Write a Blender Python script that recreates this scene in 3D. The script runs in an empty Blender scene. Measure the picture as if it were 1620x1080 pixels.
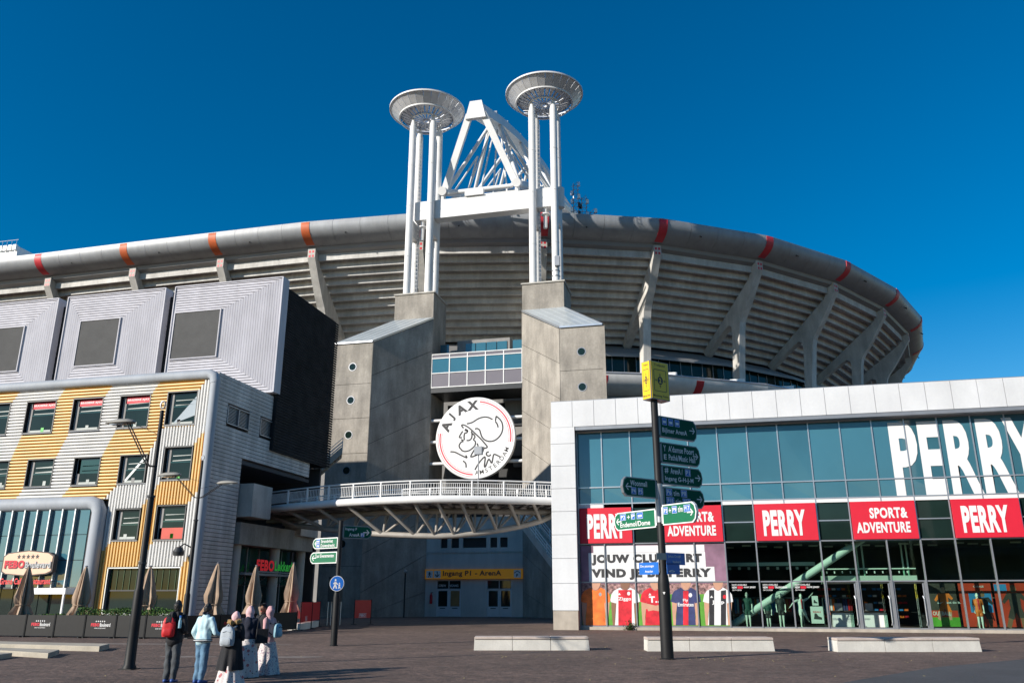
import bpy, math, random
from mathutils import Vector, Matrix, noise
random.seed(7)
R = math.radians
SC = bpy.context.scene
COL = SC.collection

# ------------------------------------------------------------------ camera, sky, sun, exposure
F_PX, CAM_H, YAW, HOR = 1300.0, 1.75, R(13.5), 945.0
PITCH = math.atan((HOR - 540) / F_PX)
cam = bpy.data.cameras.new('camera'); cam.sensor_width = 36; cam.lens = 36 * F_PX / 1620
cam.clip_start = .1; cam.clip_end = 5000
camo = bpy.data.objects.new('camera', cam); COL.objects.link(camo)
camo.location = (0, 0, CAM_H); camo.rotation_euler = (R(90) + PITCH, 0, YAW); SC.camera = camo

SUN_EL, SUN_AZ = R(22.4), R(45.9)            # shadows run towards SUN_AZ, measured from +X to +Y
sdir = Vector((math.cos(SUN_AZ) * math.cos(SUN_EL), math.sin(SUN_AZ) * math.cos(SUN_EL), -math.sin(SUN_EL)))
W = bpy.data.worlds.new('World'); SC.world = W; W.use_nodes = True
nt = W.node_tree
sky = nt.nodes.new('ShaderNodeTexSky'); sky.sky_type = 'NISHITA'; sky.sun_disc = False
sky.sun_elevation = SUN_EL; sky.sun_rotation = math.atan2(-sdir.x, -sdir.y)
sky.air_density = 1.0; sky.dust_density = .15; sky.ozone_density = 2.4; sky.altitude = 0
hs = nt.nodes.new('ShaderNodeHueSaturation'); hs.inputs['Saturation'].default_value = 1.54; hs.inputs['Value'].default_value = 1.0
nt.links.new(sky.outputs[0], hs.inputs['Color']); nt.links.new(hs.outputs[0], nt.nodes['Background'].inputs[0])
nt.nodes['Background'].inputs[1].default_value = .078
sl = bpy.data.lights.new('sun', 'SUN'); sl.energy = 4.2; sl.angle = R(.53); sl.color = (1, .93, .83)
so = bpy.data.objects.new('sun', sl); COL.objects.link(so); so.rotation_euler = sdir.to_track_quat('-Z', 'Y').to_euler()
so.location = (-60, -40, 60)
SC.view_settings.view_transform = 'Standard'; SC.view_settings.look = 'None'; SC.view_settings.gamma = 1
SC.view_settings.use_curve_mapping = False; SC.view_settings.exposure = .63
SC.cycles.use_denoising = True; SC.cycles.max_bounces = 8; SC.cycles.transparent_max_bounces = 12
SC.cycles.caustics_reflective = False; SC.cycles.caustics_refractive = False

CA, SA, CP, SP = math.cos(YAW), math.sin(YAW), math.cos(PITCH), math.sin(PITCH)
def at(x, y, Y):
    """point of the facade plane at depth Y, read off the photograph's 1620x1080 survey grid"""
    u, v = (x - 810) / F_PX, (540 - y) / F_PX
    f, h = CP - v * SP, SP + v * CP
    dx, dy = u * CA - f * SA, u * SA + f * CA
    return (dx / dy * Y, CAM_H + h / dy * Y)

# ------------------------------------------------------------------ materials
M = {}
def mat(name, col, rough=.6, metal=0, var=.08, scale=2.0, bump=0, bscale=30, ior=1.5, stain=0, fine=0, emit=None, coat=0):
    m = bpy.data.materials.new(name); m.use_nodes = True; n = m.node_tree.nodes; l = m.node_tree.links
    b = n['Principled BSDF']; b.inputs['Roughness'].default_value = rough; b.inputs['Metallic'].default_value = metal
    b.inputs['IOR'].default_value = ior
    if coat: b.inputs['Coat Weight'].default_value = coat; b.inputs['Coat Roughness'].default_value = .05
    tc = n.new('ShaderNodeTexCoord'); c = None
    def mul(prev, fac_out, lo, hi):
        mr = n.new('ShaderNodeMapRange'); mr.inputs['From Min'].default_value = .32; mr.inputs['From Max'].default_value = .68
        mr.inputs['To Min'].default_value = lo; mr.inputs['To Max'].default_value = hi; l.new(fac_out, mr.inputs['Value'])
        if prev is None: return mr.outputs[0]
        k = n.new('ShaderNodeMath'); k.operation = 'MULTIPLY'; l.new(prev, k.inputs[0]); l.new(mr.outputs[0], k.inputs[1]); return k.outputs[0]
    if var:
        t = n.new('ShaderNodeTexNoise'); t.inputs['Scale'].default_value = scale; t.inputs['Detail'].default_value = 5; l.new(tc.outputs['Object'], t.inputs['Vector'])
        c = mul(c, t.outputs[0], 1 - var, 1 + var)
    if fine:
        t = n.new('ShaderNodeTexNoise'); t.inputs['Scale'].default_value = scale * 14; t.inputs['Detail'].default_value = 3; l.new(tc.outputs['Object'], t.inputs['Vector'])
        c = mul(c, t.outputs[0], 1 - fine, 1 + fine)
    if stain:
        mp = n.new('ShaderNodeMapping'); mp.inputs['Scale'].default_value = (1.1, 1.1, .22); l.new(tc.outputs['Object'], mp.inputs['Vector'])
        t = n.new('ShaderNodeTexNoise'); t.inputs['Scale'].default_value = 1.1; t.inputs['Detail'].default_value = 6; t.inputs['Roughness'].default_value = .65; l.new(mp.outputs[0], t.inputs['Vector'])
        c = mul(c, t.outputs[0], 1 - stain, 1 + stain * .4)
    if c is None: b.inputs['Base Color'].default_value = (*col, 1)
    else:
        vm = n.new('ShaderNodeVectorMath'); vm.operation = 'SCALE'; vm.inputs[0].default_value = col; l.new(c, vm.inputs['Scale'])
        l.new(vm.outputs[0], b.inputs['Base Color'])
    if bump:
        t = n.new('ShaderNodeTexNoise'); t.inputs['Scale'].default_value = bscale; t.inputs['Detail'].default_value = 4; l.new(tc.outputs['Object'], t.inputs['Vector'])
        bp = n.new('ShaderNodeBump'); bp.inputs['Strength'].default_value = bump; bp.inputs['Distance'].default_value = .02
        l.new(t.outputs[0], bp.inputs['Height']); l.new(bp.outputs[0], b.inputs['Normal'])
    if emit:
        b.inputs['Emission Color'].default_value = (*emit[:3], 1); b.inputs['Emission Strength'].default_value = emit[3]
    M[name] = m; return m

mat('white_panel', (.62, .63, .645), .45, .0, .06, .5, ior=1.4, fine=.02, stain=.05)
mat('white_paint', (.80, .80, .79), .4, 0, .05, 1.2, stain=.08)
mat('white_print', (.72, .72, .72), .6, 0, .02)
mat('steel_white', (.72, .72, .715), .42, 0, .05, .8, stain=.06)
mat('concrete', (.32, .293, .255), .85, 0, .2, .45, bump=.3, bscale=6, stain=.30, fine=.08)
mat('concrete_pale', (.46, .44, .40), .85, 0, .12, .5, bump=.2, bscale=8, stain=.22, fine=.05)
mat('rib_concrete', (.56, .55, .53), .85, 0, .14, .3, bump=.2, bscale=6, stain=.22, fine=.05)
mat('raker_concrete', (.52, .505, .475), .8, 0, .10, .4, bump=.2, stain=.25, fine=.04)
mat('bench_concrete', (.62, .60, .55), .8, 0, .07, 2, bump=.15, stain=.12, fine=.05)
mat('bench_top', (.50, .42, .37), .8, 0, .1, 3, bump=.15, fine=.08)
mat('rim_metal', (.30, .315, .335), .5, .1, .08, .3, stain=.14)
mat('rim_under', (.25, .25, .255), .55, .1, .06, .3)
mat('stripe_red', (.55, .035, .05), .5, 0, .1, 1)
mat('stripe_orange', (.56, .12, .035), .55, 0, .15, 1)
mat('dark_metal', (.035, .037, .04), .45, .2, .1, 3)
mat('black_paint', (.012, .012, .013), .55, 0, .15, 4, fine=.1, ior=1.35)
mat('grey_metal', (.30, .31, .33), .4, .5, .06, 2)
mat('silver', (.62, .63, .65), .32, .75, .05, 1.5)
mat('gutter', (.37, .40, .44), .6, .0, .05, .6, stain=.12, ior=1.3)
mat('clad_white', (.66, .655, .64), .65, 0, .04, .8, stain=.07)
mat('clad_yellow', (.68, .42, .125), .5, 0, .06, .8, stain=.07)
mat('clad_lilac', (.52, .515, .56), .65, .0, .06, .5, stain=.12, ior=1.3)
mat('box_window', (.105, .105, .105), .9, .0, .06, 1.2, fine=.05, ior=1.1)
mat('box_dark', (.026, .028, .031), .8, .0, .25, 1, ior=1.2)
mat('siding', (.56, .535, .505), .75, 0, .12, .5, stain=.3, fine=.06)
mat('siding_gap', (.05, .05, .05), .8, 0, 0)
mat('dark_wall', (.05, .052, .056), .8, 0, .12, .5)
mat('wall_grey', (.27, .265, .26), .8, 0, .1, .4, stain=.18)
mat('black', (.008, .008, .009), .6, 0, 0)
mat('red_panel', (.60, .008, .030), .6, 0, .03)
mat('red_paint', (.55, .012, .016), .45, 0, .06)
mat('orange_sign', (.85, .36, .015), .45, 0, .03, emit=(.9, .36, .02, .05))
mat('yellow_sign', (.82, .53, .012), .4, 0, .03)
mat('sign_green', (.004, .135, .060), .4, 0, .05)
mat('sign_green_shaded', (.004, .085, .052), .75, 0, .05, ior=1.2)  # sign_green with shade put into the colour, for boards turned from the sun
mat('sign_blue', (.012, .13, .50), .4, 0, .05)
mat('sign_frame', (.22, .23, .25), .4, .4, .05)
mat('ink', (.035, .035, .038), .6, 0, 0)
mat('logo_red', (.66, .03, .06), .5, 0, 0)
mat('logo_white', (.82, .82, .82), .4, 0, .02, .4)
mat('parasol', (.36, .26, .185), .9, 0, .12, 3, bump=.3, bscale=25)
mat('wood', (.30, .17, .08), .6, 0, .2, 5)
mat('leaf', (.055, .12, .018), .55, 0, .35, 9)
mat('leaf_dark', (.03, .07, .014), .6, 0, .3, 9)
mat('soil', (.05, .035, .025), .9, 0, .2, 9)
mat('plinth', (.42, .37, .31), .85, 0, .1, 2, stain=.2)
mat('brace_white', (.66, .70, .68), .5, 0, .04)
mat('mannequin', (.72, .72, .69), .35, 0, .02)
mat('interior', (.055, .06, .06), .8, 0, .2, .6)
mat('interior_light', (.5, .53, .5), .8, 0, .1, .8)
mat('interior_floor', (.16, .15, .14), .35, 0, .1, .8)
mat('pitch_green', (.10, .32, .03), .6, 0, .2, 2)
mat('crowd', (.30, .17, .16), .7, 0, .75, 7, fine=.6)
mat('night_purple', (.24, .13, .19), .6, 0, .35, 1.0)
mat('skin_print', (.55, .30, .20), .6, 0, .06)
mat('skin_print_dark', (.24, .12, .07), .6, 0, .06)
mat('shirt_orange', (.80, .17, .025), .6, 0, .3, 2.2, fine=.1)
mat('shirt_red', (.62, .015, .03), .6, 0, .3, 2.2, fine=.1)
mat('shirt_navy', (.035, .045, .14), .6, 0, .3, 2.2, fine=.1)
mat('shirt_black', (.02, .02, .024), .6, 0, .3, 2.2, fine=.1)
mat('shirt_green', (.012, .06, .05), .7, 0, .1)
mat('poster_red', (.55, .045, .02), .5, 0, .2, .7)
mat('poster_blue', (.04, .22, .50), .5, 0, .15, .7)
mat('poster_dark', (.06, .045, .04), .6, 0, .3, 1)
mat('lamp_grey', (.30, .29, .26), .5, .2, .06)
mat('neon_red', (.55, .01, .015), .5, emit=(.9, .02, .03, .15), var=0)
mat('neon_green', (.04, .35, .04), .5, emit=(.05, .7, .08, .12), var=0)
mat('sign_peach', (.80, .52, .36), .5, 0, .03)
mat('door_white', (.55, .56, .57), .5, 0, .05)
mat('door_brown', (.28, .15, .05), .6, 0, .1)
mat('kerb_stone', (.40, .36, .29), .85, 0, .15, 1.2, bump=.2, fine=.06)
mat('plastic_purple', (.05, .02, .28), .4, 0, .05)
# glass
mat('glass_blue', (.046, .150, .200), .035, 0, .10, .22, ior=1.85)
for k_, f_ in enumerate((.82, .92, 1.08)): mat('glass_blue_%d' % k_, (.046*f_, .150*f_, .200*f_), .03 + .015*k_, 0, .12, .3, ior=1.85)
mat('glass_dark', (.010, .022, .019), .03, 0, .3, .4, ior=1.4)
mat('glass_green', (.015, .06, .05), .05, 0, .15, .4, ior=1.7)
mat('glass_roof', (.42, .46, .48), .12, .1, .08, .5, ior=1.6)
mat('panel_mauve', (.17, .155, .175), .3, 0, .05, .5)
def clear_glass(name, tint, gloss):
    m = bpy.data.materials.new(name); m.use_nodes = True; n = m.node_tree.nodes; l = m.node_tree.links; n.clear()
    o = n.new('ShaderNodeOutputMaterial'); mx = n.new('ShaderNodeMixShader'); t = n.new('ShaderNodeBsdfTransparent'); g = n.new('ShaderNodeBsdfGlossy')
    t.inputs[0].default_value = (*tint, 1); g.inputs['Roughness'].default_value = .02; g.inputs[0].default_value = (.9, .95, .95, 1)
    fr = n.new('ShaderNodeFresnel'); fr.inputs[0].default_value = gloss
    l.new(fr.outputs[0], mx.inputs[0]); l.new(t.outputs[0], mx.inputs[1]); l.new(g.outputs[0], mx.inputs[2]); l.new(mx.outputs[0], o.inputs[0]); M[name] = m
clear_glass('glass_clear', (.80, .92, .86), 1.28)
# perforated dish metal: half see-through mesh
def mesh_metal():
    m = mat('dish_metal', (.62, .63, .65), .45, .3, .1, 1.0)
mesh_metal()

def paving():
    m = bpy.data.materials.new('brick_paving'); m.use_nodes = True; n = m.node_tree.nodes; l = m.node_tree.links; b = n['Principled BSDF']
    tc = n.new('ShaderNodeTexCoord'); mp = n.new('ShaderNodeMapping'); mp.inputs['Rotation'].default_value = (0, 0, R(13)); l.new(tc.outputs['Object'], mp.inputs[0])
    br = n.new('ShaderNodeTexBrick'); br.inputs['Scale'].default_value = 1; br.inputs['Brick Width'].default_value = .21; br.inputs['Row Height'].default_value = .105
    br.inputs['Mortar Size'].default_value = .006; br.inputs['Color1'].default_value = (.152, .098, .076, 1); br.inputs['Color2'].default_value = (.108, .073, .058, 1)
    br.inputs['Mortar'].default_value = (.072, .058, .046, 1); br.inputs['Bias'].default_value = 0; l.new(mp.outputs[0], br.inputs['Vector'])
    out = br.outputs[0]
    for sc, lo, hi in ((.09, .82, 1.2), (.55, .85, 1.17), (2.2, .82, 1.2), (6.5, .74, 1.28), (23, .78, 1.28)):
        t = n.new('ShaderNodeTexNoise'); t.inputs['Scale'].default_value = sc; t.inputs['Detail'].default_value = 5; l.new(tc.outputs['Object'], t.inputs['Vector'])
        mr = n.new('ShaderNodeMapRange'); mr.inputs[1].default_value = .33; mr.inputs[2].default_value = .67; mr.inputs[3].default_value = lo; mr.inputs[4].default_value = hi
        l.new(t.outputs[0], mr.inputs[0]); v = n.new('ShaderNodeVectorMath'); v.operation = 'SCALE'; l.new(out, v.inputs[0]); l.new(mr.outputs[0], v.inputs['Scale']); out = v.outputs[0]
    l.new(out, b.inputs['Base Color']); b.inputs['Roughness'].default_value = .8
    t = n.new('ShaderNodeTexNoise'); t.inputs['Scale'].default_value = 7; t.inputs['Detail'].default_value = 6; l.new(tc.outputs['Object'], t.inputs['Vector'])
    ad = n.new('ShaderNodeMath'); ad.operation = 'ADD'; l.new(br.outputs['Fac'], ad.inputs[0]); ad.use_clamp = False
    ng = n.new('ShaderNodeMath'); ng.operation = 'MULTIPLY'; ng.inputs[1].default_value = -2.2; l.new(t.outputs[0], ng.inputs[0]); l.new(ng.outputs[0], ad.inputs[1])
    bp = n.new('ShaderNodeBump'); bp.invert = True; bp.inputs['Strength'].default_value = .9; bp.inputs['Distance'].default_value = .02
    l.new(ad.outputs[0], bp.inputs['Height'])
    mp2 = n.new('ShaderNodeMapping'); mp2.inputs['Rotation'].default_value = (0, 0, R(38)); mp2.inputs['Scale'].default_value = (.55, 2.1, 1); l.new(tc.outputs['Object'], mp2.inputs[0])
    t2 = n.new('ShaderNodeTexNoise'); t2.inputs['Scale'].default_value = 1.3; t2.inputs['Detail'].default_value = 4; l.new(mp2.outputs[0], t2.inputs['Vector'])
    b2 = n.new('ShaderNodeBump'); b2.inputs['Strength'].default_value = .8; b2.inputs['Distance'].default_value = .09; l.new(t2.outputs[0], b2.inputs['Height'])
    l.new(bp.outputs[0], b2.inputs['Normal']); l.new(b2.outputs[0], b.inputs['Normal']); M['brick_paving'] = m
paving()
mat('paving_worn', (.20, .165, .145), .85, 0, .2, 3, fine=.1)
mat('truss_grey_brown', (.34, .315, .285), .6, 0, .12, 1.0, stain=.2)  # grey-brown tone for the chords and struts below the deck
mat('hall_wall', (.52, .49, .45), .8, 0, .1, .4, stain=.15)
mat('asphalt', (.060, .062, .066), .85, 0, .18, .5, bump=.4, bscale=60, fine=.12)
def floral(name, base, spots):
    m = bpy.data.materials.new(name); m.use_nodes = True; n = m.node_tree.nodes; l = m.node_tree.links; b = n['Principled BSDF']; b.inputs['Roughness'].default_value = .85
    tc = n.new('ShaderNodeTexCoord'); out = None
    prev = None
    for i, (sc, th, col) in enumerate(spots):
        v = n.new('ShaderNodeTexVoronoi'); v.inputs['Scale'].default_value = sc; l.new(tc.outputs['Object'], v.inputs['Vector'])
        lt = n.new('ShaderNodeMath'); lt.operation = 'LESS_THAN'; lt.inputs[1].default_value = th; l.new(v.outputs[0], lt.inputs[0])
        mx = n.new('ShaderNodeMix'); mx.data_type = 'RGBA'; l.new(lt.outputs[0], mx.inputs[0]); mx.inputs[7].default_value = (*col, 1)
        if prev is None: mx.inputs[6].default_value = (*base, 1)
        else: l.new(prev, mx.inputs[6])
        prev = mx.outputs[2]
    l.new(prev, b.inputs['Base Color']); M[name] = m
floral('floral', (.60, .56, .55), ((9, .30, (.42, .14, .15)), (13, .2, (.12, .15, .14)), (26, .2, (.30, .24, .30))))
floral('floral_small', (.60, .55, .54), ((24, .36, (.30, .22, .28)), (31, .22, (.12, .14, .2))))

# ------------------------------------------------------------------ mesh helpers
def V(*a): return Vector(a if len(a) > 1 else a[0])
class MB:
    def __init__(s): s.v = []; s.f = []
    def add(s, vs, fs):
        k = len(s.v); s.v += [tuple(p) for p in vs]; s.f += [tuple(i + k for i in f) for f in fs]; return s
    def box(s, x0, x1, y0, y1, z0, z1):
        return s.add([(x0,y0,z0),(x1,y0,z0),(x1,y1,z0),(x0,y1,z0),(x0,y0,z1),(x1,y0,z1),(x1,y1,z1),(x0,y1,z1)],
                     [(0,3,2,1),(4,5,6,7),(0,1,5,4),(1,2,6,5),(2,3,7,6),(3,0,4,7)])
    def obox(s, c, ax, ay, az):
        c, ax, ay, az = V(c), V(ax), V(ay), V(az)
        vs = [c + ax*i + ay*j + az*k for k in (-1,1) for (i,j) in ((-1,-1),(1,-1),(1,1),(-1,1))]
        return s.add(vs, [(0,3,2,1),(4,5,6,7),(0,1,5,4),(1,2,6,5),(2,3,7,6),(3,0,4,7)])
    def poly(s, pts): return s.add(pts, [tuple(range(len(pts)))])
    def prism(s, pts, vec):
        n = len(pts); vec = V(vec); a = [V(p) for p in pts]; b = [p + vec for p in a]
        return s.add(a + b, [tuple(range(n))[::-1], tuple(range(n, 2*n))] + [(i, (i+1) % n, n + (i+1) % n, n + i) for i in range(n)])
    def loft(s, rings, cap=True, closed=True):
        n = len(rings[0]); fs = []
        for k in range(len(rings) - 1):
            for i in range(n if closed else n - 1):
                j = (i + 1) % n; fs.append((k*n+i, k*n+j, (k+1)*n+j, (k+1)*n+i))
        if cap: fs.append(tuple(range(n))[::-1]); fs.append(tuple(range((len(rings)-1)*n, len(rings)*n)))
        return s.add([p for r in rings for p in r], fs)
    def path(s, pts, r, n=8, cap=True):
        pts = [V(p) for p in pts]; rs = r if isinstance(r, (list, tuple)) else [r] * len(pts); rings = []; u = None
        for i, p in enumerate(pts):
            t = ((pts[min(i+1, len(pts)-1)] - p).normalized() + (p - pts[max(i-1, 0)]).normalized()).normalized()
            if u is None: u = t.orthogonal().normalized()
            u = (u - t * u.dot(t)).normalized(); w = t.cross(u)
            rings.append([p + (u * math.cos(a) + w * math.sin(a)) * rs[i] for a in (2*math.pi*k/n for k in range(n))])
        return s.loft(rings, cap)
    def tube(s, p, q, r, n=8, r2=None): return s.path([p, q], [r, r if r2 is None else r2], n)
    def rev(s, c, prof, n=24, cap=False):
        return s.loft([[(c[0] + r*math.cos(2*math.pi*k/n), c[1] + r*math.sin(2*math.pi*k/n), c[2] + z) for k in range(n)] for r, z in prof], cap)
    def build(s, name, m, parent=None, smooth=False, kind=None, label=None, **kw):
        me = bpy.data.meshes.new(name); o = V(parent['_o']) if parent is not None else V(0,0,0)
        me.from_pydata([(p[0]-o.x, p[1]-o.y, p[2]-o.z) for p in s.v], [], s.f); me.update()
        if isinstance(m, str): me.materials.append(M[m])
        if smooth:
            me.shade_smooth()
            me.set_sharp_from_angle(angle=R(smooth if smooth is not True else 40))
        return link(name, me, parent, kind, label, **kw)
def link(name, me, parent=None, kind=None, label=None, cat=None, group=None):
    ob = bpy.data.objects.new(name, me); COL.objects.link(ob)
    if parent is not None: ob.parent = parent; ob['_o'] = tuple(parent['_o'])
    else: ob['_o'] = (0., 0., 0.)
    tag(ob, label, cat, group, kind); return ob
def tag(o, label=None, cat=None, group=None, kind=None):
    for k, v in (('label', label), ('category', cat), ('group', group), ('kind', kind)):
        if v: o[k] = v
    return o
def thing(name, label, cat, loc=(0,0,0), group=None):
    o = bpy.data.objects.new(name, None); COL.objects.link(o); o.location = loc; o['_o'] = tuple(float(a) for a in loc); o.empty_display_size = .3
    return tag(o, label, cat, group)
def move_thing(root, loc, rz=0): root.location = loc; root.rotation_euler = (0, 0, rz)
def copy_tree(o, parent=None):
    c = o.copy(); COL.objects.link(c); c.parent = parent
    for ch in o.children: copy_tree(ch, c)
    return c
_tc = {}
def text2d(s, bold):
    k = (s, bold)
    if k not in _tc:
        cu = bpy.data.curves.new('lettering', 'FONT'); cu.body = s; cu.offset = bold; cu.space_character = 1.0 + bold*2.2; cu.resolution_u = 4; ob = bpy.data.objects.new('lettering', cu)
        me = ob.to_mesh(); _tc[k] = ([(v.co.x, v.co.y) for v in me.vertices], [tuple(p.vertices) for p in me.polygons]); ob.to_mesh_clear()
        bpy.data.objects.remove(ob); bpy.data.curves.remove(cu)
    return _tc[k]
def put_text(s, o, right, up, h, m, parent, w=None, bold=.012, squeeze=1.0, name='lettering', label=None, align='L', mb=None):
    """lettering whose box has its lower left corner at o"""
    vs, fs = text2d(s, bold); x0 = min(v[0] for v in vs); x1 = max(v[0] for v in vs); y0 = min(v[1] for v in vs); y1 = max(v[1] for v in vs)
    sy = h / (y1 - y0); sx = (w / (x1 - x0)) if w else sy * squeeze
    sh = {'L': 0, 'C': -(x1-x0)*sx/2, 'R': -(x1-x0)*sx}[align]
    o, right, up = V(o), V(right), V(up); own = mb is None; mb = mb or MB()
    mb.add([o + right * ((v[0]-x0)*sx + sh) + up * ((v[1]-y0)*sy) for v in vs], fs)
    return mb.build(name, m, parent, label=label) if own else mb
def ribbon(mb, pts, w, to3, closed=False):
    """flat stroke of width w along 2-D points; to3 maps (a, b) to the plane"""
    P = [Vector(p) for p in pts]; n = len(P); L = []
    for i in range(n):
        a = P[i-1] if (i or closed) else P[i]; b = P[(i+1) % n] if (i < n-1 or closed) else P[i]
        t = (b - a).normalized(); nn = Vector((-t.y, t.x)) * w / 2; L.append((P[i] + nn, P[i] - nn))
    fs = [(2*i, 2*i+1, 2*((i+1) % n)+1, 2*((i+1) % n)) for i in range(n if closed else n-1)]
    mb.add([to3(q.x, q.y) for p in L for q in p], fs)
def smooth2(pts, k=5):
    """Catmull-Rom through 2-D points"""
    P = [Vector(p) for p in pts]; out = []
    for i in range(len(P) - 1):
        a, b, c, d = P[max(i-1, 0)], P[i], P[i+1], P[min(i+2, len(P)-1)]
        for j in range(k):
            t = j / k; out.append(.5 * ((2*b) + (c-a)*t + (2*a-5*b+4*c-d)*t*t + (3*b-a-3*c+d)*t**3))
    return out + [P[-1]]

# ------------------------------------------------------------------ ground
g = MB(); g.poly([(-1500,-1500,0),(1500,-1500,0),(1500,2500,0),(-1500,2500,0)])
g.build('ground', 'brick_paving', kind='structure', label='dark brown brick paving of the wide square')
r_ = MB(); r_.poly([(1.2,17.5,.004),(2.6,20.5,.004),(5.4,25.2,.004),(8.9,29.3,.004),(16,33.5,.004),(40,41,.004),(60,20,.004),(30,-10,.004),(1,5,.004)])
r_.build('road', 'asphalt', kind='structure', label='dark asphalt strip at the corner of the square')
# manhole covers and light repair patches of the paving
for i, (x, y, w, d, a) in enumerate(((-16.2,24.2,.9,.35,.2),(-18.5,31.0,2.2,.35,.1),(-23.5,30.2,3.0,.4,.1),(-13.0,24.8,1.0,.4,.3))):
    mb = MB(); c, s = math.cos(a), math.sin(a)
    mb.poly([(x + c*p*w - s*q*d, y + s*p*w + c*q*d, .004) for p, q in ((math.cos(t)*(1+.15*math.sin(3*t)), math.sin(t)) for t in (k*.5236 for k in range(12)))])
    mb.build('pavement_patch', 'paving_worn', kind='structure')

# ------------------------------------------------------------------ stadium bowl
BP = [(-128,88.6),(-114.5,88.6),(-100.8,88.6),(-87.1,88.6),(-73.4,88.3),(-60.1,88.1),(-47.1,88.0),(-33.1,88.9),(-18.2,92.1),(-4.7,97.2),(7.9,105.3),(18.6,116.1),(27.2,128.9),(33.4,143),(36.8,158),(38,173),(37,188)]
BP = [Vector(b) for b in BP]; NB = []
for i in range(len(BP)):
    t = (BP[min(i+1, len(BP)-1)] - BP[max(i-1, 0)]).normalized(); NB.append(Vector((-t.y, t.x)))
def bowl(i, u, t, z):
    p = (BP[i] + NB[i]*t).lerp(BP[i+1] + NB[i+1]*t, u); return (p.x, p.y, z)
stad = thing('stadium', 'huge grey concrete and steel stadium with overhanging roof rim and ribbed stands', 'stadium', (-23,95,0))
RIM = [(-2.45,46.6),(-2.9,46.52),(-2.93,46.1),(-2.86,45.65),(-2.62,45.2),(-2.2,44.82),(-1.6,44.5),(-.95,44.28),(-.5,44.2)]
def sweep(i, u0, u1, prof, thick=.05, n=1, off=0.):
    mb = MB(); rings = []
    for k in range(n+1):
        u = u0 + (u1-u0)*k/n
        outer = [bowl(i, u, t - off*.8, z - off*.6) for t, z in prof]; inner = [bowl(i, u, t + thick*.9, z + thick*.9) for t, z in prof]
        rings.append(outer + inner[::-1])
    mb.loft(rings); return mb
NF = len(BP) - 1
for i in range(NF):
    k = 4 if 3 <= i <= 12 else 1
    for j in range(k):
        g0 = .0011 if k > 1 else 0
        sweep(i, j/k + g0, (j+1)/k - g0, RIM, .25).build('rim_panel', 'rim_metal', stad, smooth=50)
    sweep(i, 0, 1, [(-.5,44.2),(-.35,43.75),(.55,43.5)], .3).build('gutter_band', 'rim_under', stad)
    sweep(i, 0, 1, [(12.4,35.6),(12.5,27.9)], .3).build('inner_wall', 'dark_wall', stad)
    sweep(i, 0, 1, [(-2.4,46.5),(3.,47.6),(30,56),(60,58)], .3).build('roof', 'rim_metal', stad)
    # stepped underside of the stand, one beam for each row
    for j in range(12):
        if i < 2 and j > 3: continue
        t, z = .4 + 1.0*j, 43.0 - .735*j
        sec = [(t,z+.66),(t,z-.34),(t+.3,z-.34),(t+.32,z-.07),(t+1.04,z-.07),(t+1.04,z+.1),(t+.3,z+.1),(t+.3,z+.66)]
        mb = MB(); mb.loft([[bowl(i, u, a, b) for a, b in sec] for u in (.0005, .9995)]); mb.build('stand_rib', 'rib_concrete', stad)
for i in range(1, NF):
    n, b = NB[i], BP[i]; tg = Vector((n.y, -n.x))
    def rk(t, z, s): q = b + n*t + tg*s; return (q.x, q.y, z)
    arm = [(-.6,44.0),(-.6,42.75),(.1,41.7),(1.1,40.1),(2.2,38.5),(3.1,37.4),(3.5,36.7),(3.75,35.6),(4.35,31),(4.75,26.5),(5.95,26.5),(5.6,31),(5.2,35.6),(5.3,36.6),(5.9,36.9),(7,36.35),(9,35.15),(10.9,33.85),(11.5,34.6),(8,37.1),(4,40.0),(1.1,42.1),(.6,43.0),(.5,44.0)]
    mb = MB(); mb.prism([rk(t, z, -.5) for t, z in arm], tg.to_3d()*1.0); ra = mb.build('raker_column', 'raker_concrete', stad)
    for s in (-.22, .22):
        for z in (43.55, 42.95):
            m2 = MB(); m2.prism([rk(-.612, z-.16, s-.14), rk(-.612, z-.16, s+.14), rk(-.612, z+.16, s+.14), rk(-.612, z+.16, s-.14)], (n*.01).to_3d())
            m2.build('bracket_mark', 'stripe_red', ra)
    # painted stripe over the rim
    col = 'stripe_orange' if i in (4, 5, 6) else 'stripe_red'
    mb = MB(); rings = []
    for s in (-.55, .55):
        rings.append([rk(t-.025, z-.015, s) for t, z in RIM[1:8]] + [rk(t+.03, z+.03, s) for t, z in RIM[1:8]][::-1])
    mb.loft(rings); mb.build('rim_stripe', col, stad, smooth=50)
    mb = MB(); c = rk(-1.9,45.25, 5.2); mb.tube(c, (c[0]-n.x*.5, c[1]-n.y*.5, c[2]-.35), .09, 6); mb.build('drain_spout', 'dark_metal', stad)
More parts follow.
